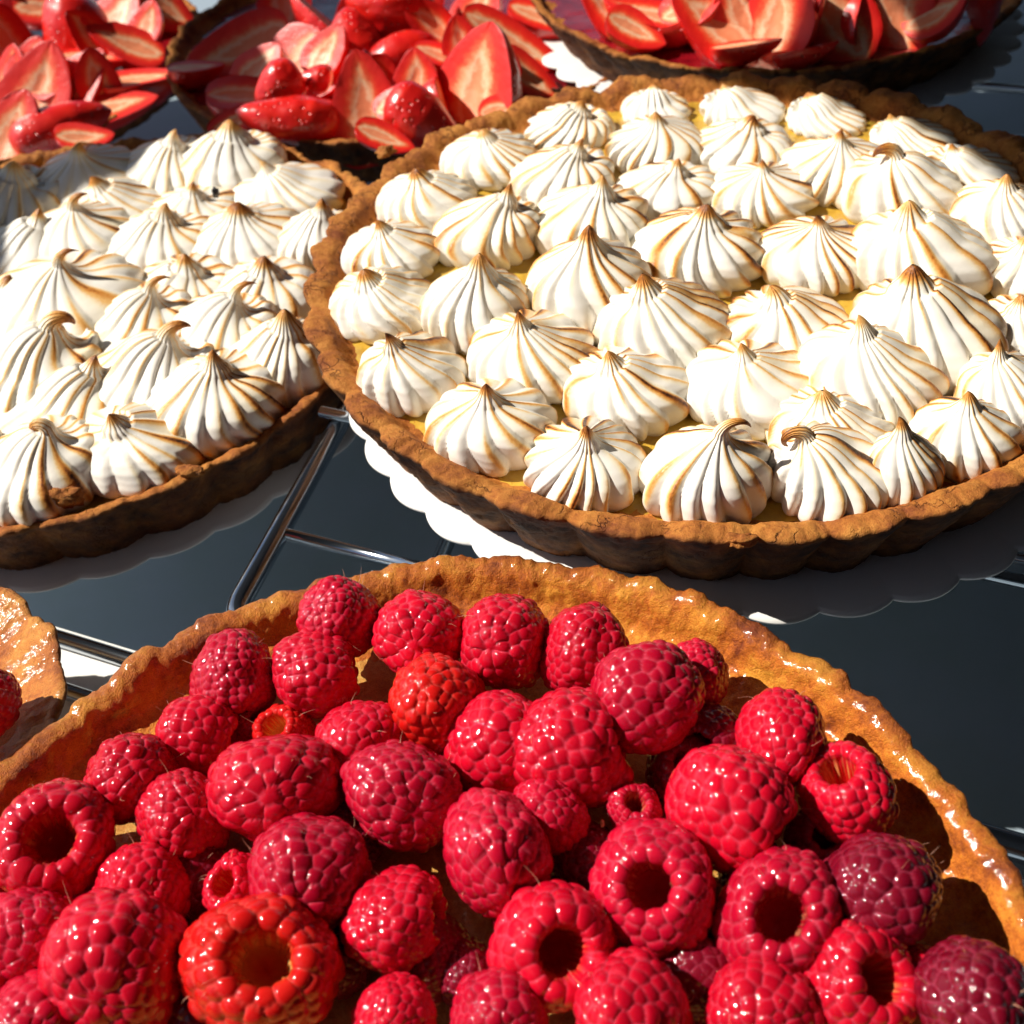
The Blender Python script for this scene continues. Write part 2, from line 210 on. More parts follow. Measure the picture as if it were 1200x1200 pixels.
    ('M', -3.60, 52.36, -0.55, 2.23, 1.48, (0.79, 0.29, 0.53), (-0.40, -0.41, 0.82), 'small red strawberry chip between the wedges in the middle'),
    ('M', -11.85, 53.93, -1.35, 2.21, 1.28, (-0.93, -0.30, -0.23), (-0.09, -0.39, 0.91), 'strawberry chip at the front left crust'),
    ('M', 1.40, 51.81, -1.35, 2.07, 1.41, (1.00, -0.01, 0.05), (-0.05, -0.36, 0.93), 'strawberry chip beside the foot of the big wedge'),
    ('M', 0.09, 57.92, -0.45, 2.48, 1.68, (-0.21, 0.36, 0.91), (-0.15, -0.93, 0.34), 'reddish strawberry chip in the middle of the heap'),
    ('L', -20.04, 61.67, -1.75, 2.72, 1.88, (-0.18, 0.31, 0.93), (0.24, -0.91, 0.35), 'small strawberry chip right of the slanted wedge'),
    ('L', -22.84, 62.12, -1.65, 2.83, 1.89, (0.81, 0.45, 0.38), (-0.13, -0.49, 0.86), 'strawberry chip above the cream-hearted half'),
    ('L', -21.89, 67.81, -1.65, 2.81, 1.91, (-0.56, 0.12, 0.82), (0.58, -0.66, 0.48), 'orange strawberry chip in the centre back'),
    ('L', -24.92, 64.69, -1.75, 2.92, 2.04, (0.51, 0.47, 0.72), (-0.22, -0.74, 0.64), 'strawberry chip at the left between two halves'),
    ('L', -20.26, 56.42, -2.45, 2.67, 1.51, (0.95, 0.28, -0.13), (0.22, -0.33, 0.92), 'low strawberry chip above the front rim'),
    ('L', -19.04, 69.64, -1.95, 2.57, 1.75, (0.50, 0.41, 0.76), (-0.32, -0.73, 0.60), 'strawberry chip near the dark right rim'),
    ('R', 15.53, 51.43, 2.05, 2.36, 1.73, (0.39, 0.24, 0.89), (-0.78, -0.43, 0.46), 'strawberry chip between the upright wedge and the slanted one'),
    ('R', 13.20, 52.69, 2.05, 2.48, 1.68, (-0.38, 0.42, 0.82), (-0.27, -0.90, 0.33), 'strawberry chip at the top edge left of the upright wedge'),
    ('R', 21.51, 50.67, 1.65, 2.35, 1.56, (0.79, -0.08, 0.61), (-0.61, -0.24, 0.75), 'strawberry chip beside the peach-faced half'),
    ('R', 10.95, 54.00, 1.95, 2.69, 1.79, (0.89, -0.01, 0.45), (-0.43, -0.31, 0.85), 'strawberry chip at the top edge behind the broad slice'),
    ('R', 8.13, 53.18, 1.35, 2.44, 1.38, (0.91, -0.27, -0.32), (0.13, -0.55, 0.82), 'strawberry chip at the front left crust'),
]
FLAKES = [
    (-14.67, 27.55, -1.75, 0.55, 0.30, 0.38, 'raised broken crust flake on the front rim of the left tart'),
    (-10.68, 28.30, -1.80, 0.50, 0.28, 0.20, 'small crust flake on the front rim of the left tart, below the long-ribbed kiss'),
    (-3.66, 43.45, 1.30, 0.35, 0.30, 0.20, 'crust flake at the back left rim of the right tart'),
    (6.01, 19.91, 1.10, 0.42, 0.20, 0.16, 'brown crust bit under the kiss with the tan cap'),
]
SEEDS = [
    (4.70, 8.59, 0.40, 1.4),
    (1.29, 12.59, 0.20, 1.0),
    (-1.54, 14.31, 0.10, 1.0),
    (-11.68, 12.30, 0.60, 1.3),
    (-0.33, 9.12, -0.20, 1.0),
    (-2.49, 12.97, 0.30, 1.0),
    (-0.04, 9.31, -0.10, 0.9),
]


# ---------------------------------------------------------------- helpers
def sstep(a, b, x):
    t = np.clip((x - a) / (b - a), 0, 1)
    return t * t * (3 - 2 * t)

def _hash(ix, iy, iz, seed):
    n = (ix * 374761393 + iy * 668265263 + iz * 2147483647 + seed * 1274126177) & 0xffffffff
    n = ((n ^ (n >> 13)) * 1274126177) & 0xffffffff
    n = (n ^ (n >> 16)) & 0xffffffff
    n = (n * 2246822519) & 0xffffffff
    return ((n ^ (n >> 15)) & 0xffffff) / float(0xffffff) * 2 - 1

def vnoise(P, seed=0):
    P = np.asarray(P, float)
    F = np.floor(P); f = P - F; f = f * f * (3 - 2 * f); I = F.astype(np.int64)
    out = 0
    for dx in (0, 1):
        for dy in (0, 1):
            for dz in (0, 1):
                w = (f[:, 0] if dx else 1 - f[:, 0]) * (f[:, 1] if dy else 1 - f[:, 1]) * (f[:, 2] if dz else 1 - f[:, 2])
                out = out + w * _hash(I[:, 0] + dx, I[:, 1] + dy, I[:, 2] + dz, seed)
    return out

def fbm(P, octaves=3, seed=0):
    out = 0; a = 1.0; s = 1.0
    for k in range(octaves):
        out = out + a * vnoise(P * s, seed + k * 17); a *= .5; s *= 2.03
    return out

def grid_faces(nu, nv, closed=True):
    """rows nu (around) x nv (along); vertex index = j*nu+i"""
    i = np.arange(nu if closed else nu - 1); j = np.arange(nv - 1)
    I, J = np.meshgrid(i, j)
    I = I.ravel(); J = J.ravel(); I2 = (I + 1) % nu
    return np.stack([J * nu + I, J * nu + I2, (J + 1) * nu + I2, (J + 1) * nu + I], 1)

def make_mesh(name, V, Fq, mat, parent=None, loc=None, attrs=None, smooth=True, tris=None, mats=None, midx=None):
    me = bpy.data.meshes.new(name)
    V = np.asarray(V, np.float32) * CM
    nq = len(Fq); nt = 0 if tris is None else len(tris)
    me.vertices.add(len(V)); me.vertices.foreach_set('co', V.ravel())
    loops = np.asarray(Fq, np.int32).ravel() if nq else np.zeros(0, np.int32)
    if nt: loops = np.concatenate([loops, np.asarray(tris, np.int32).ravel()])
    me.loops.add(len(loops)); me.loops.foreach_set('vertex_index', loops)
    st = np.concatenate([np.arange(nq) * 4, nq * 4 + np.arange(nt) * 3]).astype(np.int32)
    me.polygons.add(nq + nt); me.polygons.foreach_set('loop_start', st)
    me.update(calc_edges=True); me.validate()
    if smooth: me.polygons.foreach_set('use_smooth', np.ones(len(me.polygons), bool))
    for k, a in (attrs or {}).items():
        at = me.attributes.new(k, 'FLOAT', 'POINT'); at.data.foreach_set('value', np.asarray(a, np.float32))
    for m in (mats or [mat]): me.materials.append(m)
    if midx is not None: me.polygons.foreach_set('material_index', np.asarray(midx, np.int32))
    o = bpy.data.objects.new(name, me); COL.objects.link(o)
    if loc is not None: o.location = Vector(loc) * CM
    if parent: o.parent = parent
    return o

def tag(o, label=None, cat=None, group=None, kind=None):
    if label: o['label'] = label
    if cat: o['category'] = cat
    if group: o['group'] = group
    if kind: o['kind'] = kind
    return o

def empty(name, loc):
    o = bpy.data.objects.new(name, None); COL.objects.link(o)
    o.location = Vector(loc) * CM; o.empty_display_size = .01
    return o

# ---------------------------------------------------------------- materials
def new_mat(name):
    m = bpy.data.materials.new(name); m.use_nodes = True
    nt = m.node_tree; b = nt.nodes['Principled BSDF']
    return m, nt, b

def N(nt, t, **kw):
    n = nt.nodes.new(t)
    for k, v in kw.items():
        if k.startswith('_'): setattr(n, k[1:], v)
        else: n.inputs[k.replace('__', ' ')].default_value = v
    return n

def ramp(nt, stops, fac=None):
    r = nt.nodes.new('ShaderNodeValToRGB'); e = r.color_ramp.elements
    while len(e) < len(stops): e.new(.5)
    for q, (p, c) in zip(e, stops):
        q.position = p; q.color = (*c, 1) if len(c) == 3 else c
    if fac is not None: nt.links.new(fac, r.inputs[0])
    return r

def coords(nt, scale=100, kind='Object'):
    tc = nt.nodes.new('ShaderNodeTexCoord'); mp = nt.nodes.new('ShaderNodeMapping')
    mp.inputs['Scale'].default_value = (scale,) * 3
    nt.links.new(tc.outputs[kind], mp.inputs[0]); return mp.outputs[0]

def noise(nt, vec, scale, detail=4, rough=.55):
    n = nt.nodes.new('ShaderNodeTexNoise'); n.inputs['Scale'].default_value = scale
    n.inputs['Detail'].default_value = detail; n.inputs['Roughness'].default_value = rough
    nt.links.new(vec, n.inputs['Vector']); return n.outputs['Fac']

def mix(nt, fac, a, b, mode='MIX'):
    m = nt.nodes.new('ShaderNodeMix'); m.data_type = 'RGBA'; m.blend_type = mode
    for s, v in ((m.inputs[0], fac), (m.inputs[6], a), (m.inputs[7], b)):
        if hasattr(v, 'is_linked') or hasattr(v, 'links'): nt.links.new(v, s)
        else: s.default_value = v if isinstance(v, (int, float)) else (*v, 1)
    return m.outputs[2]

def math_(nt, op, a, b=None, clamp=False):
    m = nt.nodes.new('ShaderNodeMath'); m.operation = op; m.use_clamp = clamp
    for s, v in ((m.inputs[0], a), (m.inputs[1], b)):
        if v is None: continue
        if isinstance(v, (int, float)): s.default_value = v
        else: nt.links.new(v, s)
    return m.outputs[0]

def attr(nt, name):
    a = nt.nodes.new('ShaderNodeAttribute'); a.attribute_name = name; return a.outputs['Fac']

def bump(nt, b, h, strength, dist, target='Normal', prev=None):
    n = nt.nodes.new('ShaderNodeBump'); n.inputs['Strength'].default_value = strength
    n.inputs['Distance'].default_value = dist * CM
    nt.links.new(h, n.inputs['Height'])
    if prev is not None: nt.links.new(prev, n.inputs['Normal'])
    if target: nt.links.new(n.outputs[0], b.inputs[target])
    return n.outputs[0]

def mat_meringue():
    m, nt, b = new_mat('meringue')
    v = coords(nt)
    t = attr(nt, 'toast')
    n1 = noise(nt, v, 9, 4)
    n2 = noise(nt, v, 1.6, 2)
    tt = math_(nt, 'MULTIPLY', t, math_(nt, 'ADD', math_(nt, 'MULTIPLY', n1, .9), .55), True)
    tt = math_(nt, 'MULTIPLY', tt, math_(nt, 'ADD', math_(nt, 'MULTIPLY', n2, .6), .7), True)
    r = ramp(nt, [(0, (.88, .85, .785)), (.10, (.88, .79, .60)), (.26, (.80, .48, .17)), (.48, (.60, .24, .045)), (.72, (.25, .075, .016)), (1, (.035, .014, .008))], tt)
    nt.links.new(r.outputs[0], b.inputs['Base Color'])
    b.inputs['Roughness'].default_value = .38
    b.inputs['Specular IOR Level'].default_value = .35
    h = math_(nt, 'ADD', math_(nt, 'MULTIPLY', noise(nt, v, 14, 3), math_(nt, 'ADD', t, .12)), math_(nt, 'MULTIPLY', noise(nt, v, 1.5, 2), .8))
    h = math_(nt, 'ADD', h, math_(nt, 'MULTIPLY', noise(nt, v, 34, 2), .16))
    bump(nt, b, h, .4, .06)
    return m

def mat_crust(name, light, mid, dark, glaze=0.0, rough=.75, edge=(.12, .045, .018)):
    m, nt, b = new_mat(name)
    v = coords(nt, kind='Object')
    big = noise(nt, v, .8, 5, .6); fine = noise(nt, v, 7, 5, .7); grain = noise(nt, v, 26, 3, .6)
    f = math_(nt, 'ADD', math_(nt, 'MULTIPLY', big, .75), math_(nt, 'MULTIPLY', fine, .35))
    r = ramp(nt, [(.40, dark), (.53, mid), (.68, light)], f)
    e = attr(nt, 'edge')
    ef = math_(nt, 'MULTIPLY', e, math_(nt, 'ADD', math_(nt, 'MULTIPLY', noise(nt, v, 1.3, 4), 1.2), .25), True)
    c = mix(nt, ef, r.outputs[0], edge)
    sp = ramp(nt, [(.0, (1, 1, 1)), (.30, (1, 1, 1)), (.38, (.6, .5, .45)), (1, (1, 1, 1))], fine)
    gp = ramp(nt, [(.3, (.72, .66, .6)), (.55, (1, 1, 1))], grain)
    c = mix(nt, 1.0, c, gp.outputs[0], 'MULTIPLY')
    vo = nt.nodes.new('ShaderNodeTexVoronoi'); vo.feature = 'DISTANCE_TO_EDGE'; vo.inputs['Scale'].default_value = 1.1
    wv = nt.nodes.new('ShaderNodeVectorMath'); wv.operation = 'ADD'
    wn = nt.nodes.new('ShaderNodeTexNoise'); wn.inputs['Scale'].default_value = 2.5; wn.inputs['Detail'].default_value = 4
    nt.links.new(v, wn.inputs['Vector']); nt.links.new(v, wv.inputs[0]); nt.links.new(wn.outputs['Color'], wv.inputs[1]); nt.links.new(wv.outputs[0], vo.inputs['Vector'])
    ck = ramp(nt, [(.0, (1, 1, 1)), (.045, (0, 0, 0))], vo.outputs['Distance'])
    cm = ramp(nt, [(.50, (0, 0, 0)), (.58, (1, 1, 1))], noise(nt, v, .9, 3))
    crack = math_(nt, 'MULTIPLY', math_(nt, 'MULTIPLY', ck.outputs[0], cm.outputs[0]), .15 if glaze else 1.0)
    c = mix(nt, math_(nt, 'MULTIPLY', crack, .7), c, tuple(x * .45 for x in dark))
    nt.links.new(c, b.inputs['Base Color'])
    b.inputs['Roughness'].default_value = rough
    b.inputs['Specular IOR Level'].default_value = .3
    h = math_(nt, 'ADD', math_(nt, 'MULTIPLY', fine, 1.0), math_(nt, 'MULTIPLY', grain, .45))
    h = math_(nt, 'SUBTRACT', h, math_(nt, 'MULTIPLY', crack, .9))
    bump(nt, b, h, .8, .09)
    if glaze:
        b.inputs['Coat Weight'].default_value = glaze
        b.inputs['Coat Roughness'].default_value = .07
        n = nt.nodes.new('ShaderNodeBump'); n.inputs['Strength'].default_value = .7; n.inputs['Distance'].default_value = .05 * CM
        nt.links.new(math_(nt, 'ADD', noise(nt, v, 3.2, 4, .65), math_(nt, 'MULTIPLY', e, math_(nt, 'MULTIPLY', grain, .35))), n.inputs['Height'])
        nt.links.new(n.outputs[0], b.inputs['Coat Normal'])
    return m

def mat_berry(name, c0, c1, crease, hollow, core):
    m, nt, b = new_mat(name)
    v = coords(nt)
    rnd = nt.nodes.new('ShaderNodeObjectInfo').outputs['Random']
    n1 = noise(nt, v, 1.1, 3)
    base = mix(nt, math_(nt, 'ADD', math_(nt, 'MULTIPLY', rnd, .6), math_(nt, 'ADD', math_(nt, 'MULTIPLY', n1, 1.0), -.3), True), c0, c1)
    k = math_(nt, 'MULTIPLY', attr(nt, 'crease'), math_(nt, 'ADD', math_(nt, 'MULTIPLY', noise(nt, v, 5, 3), 1.3), -.05), True)
    c = mix(nt, k, base, crease)
    c = mix(nt, attr(nt, 'inner'), c, hollow)
    c = mix(nt, attr(nt, 'core'), c, core)
    fuzz = noise(nt, v, 22, 5, .75)
    fz = ramp(nt, [(.52, (0, 0, 0)), (.8, (.14, .14, .14))], fuzz)
    c = mix(nt, fz.outputs[0], c, crease)
    nt.links.new(c, b.inputs['Base Color'])
    b.inputs['Roughness'].default_value = .6
    b.inputs['Specular IOR Level'].default_value = .04
    b.inputs['Subsurface Weight'].default_value = .25
    b.inputs['Subsurface Radius'].default_value = (1, .04, .04)
    b.inputs['Subsurface Scale'].default_value = .003
    bump(nt, b, fuzz, .35, .03)
    b.inputs['Coat Weight'].default_value = 1
    b.inputs['Coat Roughness'].default_value = .065
    n = nt.nodes.new('ShaderNodeBump'); n.inputs['Strength'].default_value = .6; n.inputs['Distance'].default_value = .06 * CM
    nt.links.new(noise(nt, v, 5.5, 0, .5), n.inputs['Height'])
    nt.links.new(n.outputs[0], b.inputs['Coat Normal'])
    return m

def mat_simple(name, col, rough=.5, metal=0, bumps=None, var=None, coat=0):
    m, nt, b = new_mat(name)
    v = coords(nt)
    if var:
        r = ramp(nt, [(.35, var), (.65, col)], noise(nt, v, bumps[0] if bumps else 1, 5, .6))
        nt.links.new(r.outputs[0], b.inputs['Base Color'])
    else: b.inputs['Base Color'].default_value = (*col, 1)
    b.inputs['Roughness'].default_value = rough; b.inputs['Metallic'].default_value = metal
    if bumps: bump(nt, b, noise(nt, v, bumps[0] * 3, 4), bumps[1], bumps[2])
    b.inputs['Coat Weight'].default_value = coat; b.inputs['Coat Roughness'].default_value = .06
    return m

def mat_strawberry_face():
    m, nt, b = new_mat('strawberry_flesh')
    v = coords(nt)
    e = attr(nt, 'rim'); n1 = noise(nt, v, 2.5, 4); 
    n2 = nt.nodes.new('ShaderNodeTexNoise'); n2.inputs['Scale'].default_value = 14; n2.inputs['Detail'].default_value = 2
    nt.links.new(v, n2.inputs['Vector'])
    f = math_(nt, 'ADD', e, math_(nt, 'ADD', math_(nt, 'MULTIPLY', n1, .34), math_(nt, 'ADD', math_(nt, 'MULTIPLY', n2.outputs['Fac'], .2), -.24)))
    r = ramp(nt, [(.0, (.90, .34, .17)), (.22, (.86, .27, .12)), (.32, (.92, .60, .38)), (.43, (.90, .36, .17)), (.54, (.88, .10, .03)), (.68, (.84, .02, .008)), (1, (.70, .006, .006))], f)
    nt.links.new(r.outputs[0], b.inputs['Base Color'])
    b.inputs['Roughness'].default_value = .5
    b.inputs['Subsurface Weight'].default_value = .2; b.inputs['Subsurface Radius'].default_value = (1, .3, .2); b.inputs['Subsurface Scale'].default_value = .002
    bump(nt, b, n1, .4, .08)
    b.inputs['Coat Weight'].default_value = .15; b.inputs['Coat Roughness'].default_value = .2
    n = nt.nodes.new('ShaderNodeBump'); n.inputs['Strength'].default_value = .9; n.inputs['Distance'].default_value = .12 * CM
    nt.links.new(noise(nt, v, 3, 3), n.inputs['Height']); nt.links.new(n.outputs[0], b.inputs['Coat Normal'])
    return m

def mat_strawberry_skin():
    m, nt, b = new_mat('strawberry_skin')
    v = coords(nt)
    vo = nt.nodes.new('ShaderNodeTexVoronoi'); vo.inputs['Scale'].default_value = 3.0; nt.links.new(v, vo.inputs['Vector'])
    seed = ramp(nt, [(.07, (1, 1, 1)), (.12, (0, 0, 0))], vo.outputs['Distance'])
    red = ramp(nt, [(.3, (.62, .003, .006)), (.7, (.88, .022, .010))], noise(nt, v, .8, 3))
    c = mix(nt, seed.outputs[0], red.outputs[0], (.50, .14, .04))
    nt.links.new(c, b.inputs['Base Color'])
    b.inputs['Roughness'].default_value = .35
    dim = ramp(nt, [(.05, (0, 0, 0)), (.3, (1, 1, 1))], vo.outputs['Distance'])
    p = bump(nt, b, dim.outputs[0], .8, .08)
    b.inputs['Coat Weight'].default_value = .9; b.inputs['Coat Roughness'].default_value = .05
    n = nt.nodes.new('ShaderNodeBump'); n.inputs['Strength'].default_value = .6; n.inputs['Distance'].default_value = .07 * CM
    nt.links.new(math_(nt, 'ADD', dim.outputs[0], noise(nt, v, 4, 3)), n.inputs['Height']); nt.links.new(n.outputs[0], b.inputs['Coat Normal'])
    return m

M_MER = mat_meringue()
M_CR = mat_crust('short_crust', (.68, .29, .055), (.50, .17, .028), (.28, .075, .018), edge=(.036, .014, .009))  # edge colour: browned rim plus painted shade of the unlit outer walls
M_CRG = mat_crust('glazed_crust', (.86, .36, .035), (.64, .17, .014), (.24, .045, .008), glaze=1.0, rough=.55, edge=(.14, .035, .010))
M_CRP = mat_crust('pale_crust', (.74, .34, .06), (.56, .18, .025), (.34, .09, .015), glaze=.3, rough=.5)
M_RED = mat_berry('raspberry_red', (.42, .0010, .014), (.66, .0020, .022), (.64, .06, .11), (.55, .006, .006), (.72, .28, .09))
M_MAG = mat_berry('raspberry_pink', (.36, .0012, .018), (.54, .0020, .026), (.62, .07, .12), (.40, .004, .014), (.66, .2, .1))
M_DRK = mat_berry('raspberry_dark', (.13, .001, .010), (.22, .002, .016), (.40, .045, .09), (.2, .002, .008), (.4, .08, .05))  # darker copy; shade on berries sunk in the gaps is in its colour
M_ORG = mat_berry('raspberry_orange', (.50, .002, .005), (.66, .010, .006), (.68, .08, .06), (.72, .035, .008), (.80, .42, .12))
M_FACE = mat_strawberry_face(); M_SKIN = mat_strawberry_skin()
M_CURD = mat_simple('lemon_curd', (.62, .40, .05), .3, bumps=(1.2, .5, .1), var=(.42, .24, .03), coat=.5)
M_CUST = mat_crust('baked_custard', (.74, .46, .12), (.60, .28, .05), (.42, .15, .025), glaze=1.0, rough=.5)
M_JELLY = mat_simple('red_jelly', (.30, .006, .012), .2, bumps=(1.2, .6, .12), var=(.14, .003, .008), coat=1)
M_BOARD = mat_simple('white_card', (.80, .79, .77), .55, bumps=(3, .08, .02))
M_CHROME = mat_simple('chrome', (.55, .60, .66), .16, 1.0, bumps=(2, .05, .01))
M_TABLE = mat_simple('table_top', (.34, .41, .50), .32, bumps=(.15, .06, .03), var=(.30, .38, .42))
M_SEED = mat_simple('seed', (.72, .50, .20), .35)
M_BLACK = mat_simple('burnt_sugar', (.012, .01, .012), .35)

# ---------------------------------------------------------------- meringue kisses
PROF_T = np.array([0, .05, .12, .22, .34, .46, .57, .67, .76, .84, .90, .95, 1.0])
PROF_Z = np.array([0, .05, .13, .24, .36, .48, .58, .67, .755, .835, .90, .955, 1.0])
PROF_R = np.array([.86, .97, 1.02, 1.03, 1.0, .925, .78, .55, .33, .185, .115, .07, .01])

def make_kiss(x, y, z, R, h, lx, ly, burn, hook, label, group, seed, hmin=1.0, soft=1.0, lim=None):
    rs = np.random.RandomState(seed)
    nu, nv = 240, 64
    ridges = rs.randint(14, 19)
    if lim:
        dx_, dy_ = x - lim[0][0], y - lim[0][1]; dd = math.hypot(dx_, dy_); ex = dd + R - lim[1]
        if ex > 0: R -= ex * .4; f_ = 1 - ex * .6 / dd; x, y = lim[0][0] + dx_ * f_, lim[0][1] + dy_ * f_; ly += dy_ / dd * ex * .5
    h = max(h, R * hmin) + (.4 if abs(hook) > 100 else 0)
    if abs(hook) <= 100: hook = hook * .55
    t = np.linspace(0, 1, nv) ** .95
    pr = np.interp(t, PROF_T, PROF_R); pz = np.interp(t, PROF_T, PROF_Z)
    k = np.array([.25, .5, .25])
    for _ in range(2):
        pr[1:-1] = np.convolve(pr, k, 'valid'); pz[1:-1] = np.convolve(pz, k, 'valid')
    slim = rs.uniform(.9, 1.12)
    pr = np.where(pz > .4, pr ** (1 + (slim - 1) * 2 * sstep(.4, .7, pz)), pr)
    # spine
    hk = math.radians(abs(hook)); sgn = 1 if hook >= 0 else -1
    la = math.atan2(ly, lx) if abs(lx) + abs(ly) > .05 else rs.uniform(0, 6.28)
    ca = la if abs(hook) < 100 else (0.05 if sgn > 0 else math.pi)
    tt = sstep(.3, 1.0, pz)
    S = np.stack([lx * tt, ly * tt, pz * h], 1)
    i0 = np.searchsorted(pz, .80 if abs(hook) < 100 else .86)
    big = abs(hook) > 100
    seg = (1 - .80) * h * 1.15 + .10 if not big else .85 + .1 * h
    if big: pr = pr * (1 - .38 * sstep(.74, .9, pz))
    n = nv - i0; base = S[i0 - 1].copy(); ang = np.linspace(0, 1, n) ** (1.1 if not big else .8) * hk
    dirs = np.stack([np.sin(ang) * math.cos(ca), np.sin(ang) * math.sin(ca), np.cos(ang)], 1)
    tan0 = np.array([lx * .45 / h, ly * .45 / h, 0])
    dirs = dirs + tan0 * (1 - np.linspace(0, 1, n))[:, None]
    step = np.gradient(pz[i0:] * 1.0); step = step / step.sum() * seg
    S[i0:] = base + np.cumsum(dirs * step[:, None], 0)
    T = np.gradient(S, axis=0); T /= np.linalg.norm(T, axis=1)[:, None] + 1e-9
    w = sstep(.62, .86, pz)[:, None]
    D = np.array([0, 0, 1.]) * (1 - w) + T * w; D /= np.linalg.norm(D, axis=1)[:, None]
    e1 = np.cross(np.array([0, 1, 0.]), D); e1 /= np.linalg.norm(e1, axis=1)[:, None]; e2 = np.cross(D, e1)
    th = np.linspace(0, 2 * np.pi, nu, endpoint=False)
    TH, TT = np.meshgrid(th, pz)
    twist = rs.choice([-1, 1], p=[.25, .75]) * rs.uniform(.25, .75)
    warp = .10 * np.sin(TH * 2 + rs.uniform(0, 6)) + .07 * np.sin(TH * 3 + rs.uniform(0, 6)) + .03 * np.sin(TH * 5 + rs.uniform(0, 6))
    wav = .06 * np.sin(TT * 7 + rs.uniform(0, 6) + 1.5 * np.sin(TH + rs.uniform(0, 6)))
    ph = ridges * (TH + warp + twist * TT ** 1.4 + wav * (1 - TT)) / (2 * np.pi)
    lob = np.floor(ph).astype(int) % ridges
    s = ph - np.floor(ph)
    # asymmetric lobe: slow rise then quick drop
    c0 = .70
    f = np.where(s < c0, np.sin(np.clip(s / c0, 0, 1) * np.pi / 2) ** 1.15, np.cos(np.clip((s - c0) / (1 - c0), 0, 1) * np.pi / 2) ** 1.0)
    lobamp = rs.uniform(.7, 1.25, ridges)[lob]
    lobamp = 1 + (lobamp - 1) * np.sin(np.pi * s) ** .5
    A = .15 * soft * (1 - .3 * sstep(.85, 1, TT)) * (.75 + .25 * sstep(0, .2, TT))
    low = vnoise(np.stack([np.cos(TH).ravel() * .9, np.sin(TH).ravel() * .9, TT.ravel() * 1.5 + seed], 1), seed).reshape(TH.shape)
    rad = R * pr[:, None] * (1 + A * lobamp * (f - .55) + .07 * low)
    P = S[:, None, :] + rad[..., None] * (np.cos(TH)[..., None] * e1[:, None, :] + np.sin(TH)[..., None] * e2[:, None, :])
    P[..., 2] += .05 * R * low * (1 - TT)
    foot = (1 - sstep(0, .10, TT)) * .07 * R * vnoise(np.stack([np.cos(TH).ravel() * 3, np.sin(TH).ravel() * 3, TT.ravel() * 0 + seed], 1), seed + 5).reshape(TH.shape)
    P[..., 2] -= np.abs(foot)
    V = P.reshape(-1, 3); V[:, 2] -= .12
    # toast on the crests
    cr = .95 * np.exp(-((s - .74) / .10) ** 2) + .45 * np.exp(-((s - .60) / .17) ** 2)
    face = np.cos(TH - .75)
    lob_t = rs.uniform(.35, 1.25, ridges)[lob]
    streak = vnoise(np.stack([np.cos(TH).ravel() * 3, np.sin(TH).ravel() * 3, TT.ravel() * 2.2 + seed], 1), seed + 9).reshape(TH.shape)
    m = (.42 + .34 * face + .55 * streak) * lob_t
    m = np.clip(m * (.5 + burn * 1.1 + 1.1 * max(0, burn - .6)), 0, 1.9) * sstep(.02, .22, TT) * (1 - .25 * sstep(.75, .95, TT))
    tst = cr * m
    tst += .30 * burn * sstep(.25, .8, face * .5 + .5) * sstep(.2, .6, TT) * sstep(-.1, .6, streak)
    tipb = rs.uniform(.2, .8) + burn * .55
    if abs(hook) > 100: tipb = .95
    tst += np.clip(tipb, 0, .95) * sstep(.84, .98, TT) * .75
    tst = np.clip(tst * .95, 0, 1)
    Fq = grid_faces(nu, nv)
    o = make_mesh('meringue_kiss', V, Fq, M_MER, loc=(x, y, z), attrs={'toast': tst.ravel()})
    tag(o, label, 'meringue', group)
    return o

TART_R = ((7.90, 34.15), 14.5); TART_F = ((-2.80, 8.50), 13.0); TART_L = ((-17.54, 40.39), 14.1)
ORD = ['', 'first', 'second', 'third', 'fourth', 'fifth', 'sixth', 'seventh']
for i, (x, y, r, h, lx, ly, bn, hk, look, pos, row) in enumerate(KISSES_RIGHT):
    make_kiss(x, y, .35, r * 1.05, h, lx, ly, bn, hk, f"{look}, {['', 'front row', 'second row', 'third row', 'fourth row', 'fifth row', 'sixth row', 'back row'][row]} of right tart", 'meringue kisses on the right tart', 100 + i, hmin=(1.0 if row < 5 else .85 if row < 6 else .68), lim=(TART_R[0], 13.55))
for i, (x, y, r, h, lx, ly, bn, hk, look) in enumerate(KISSES_LEFT):
    make_kiss(x, y, -2.5, r * 1.33, h, lx * 1.25, ly * 1.25, bn * .85, hk * 1.3, look + ', left tart', 'meringue kisses on the left tart', 300 + i, hmin=.9, soft=.68, lim=(TART_L[0], 13.45))

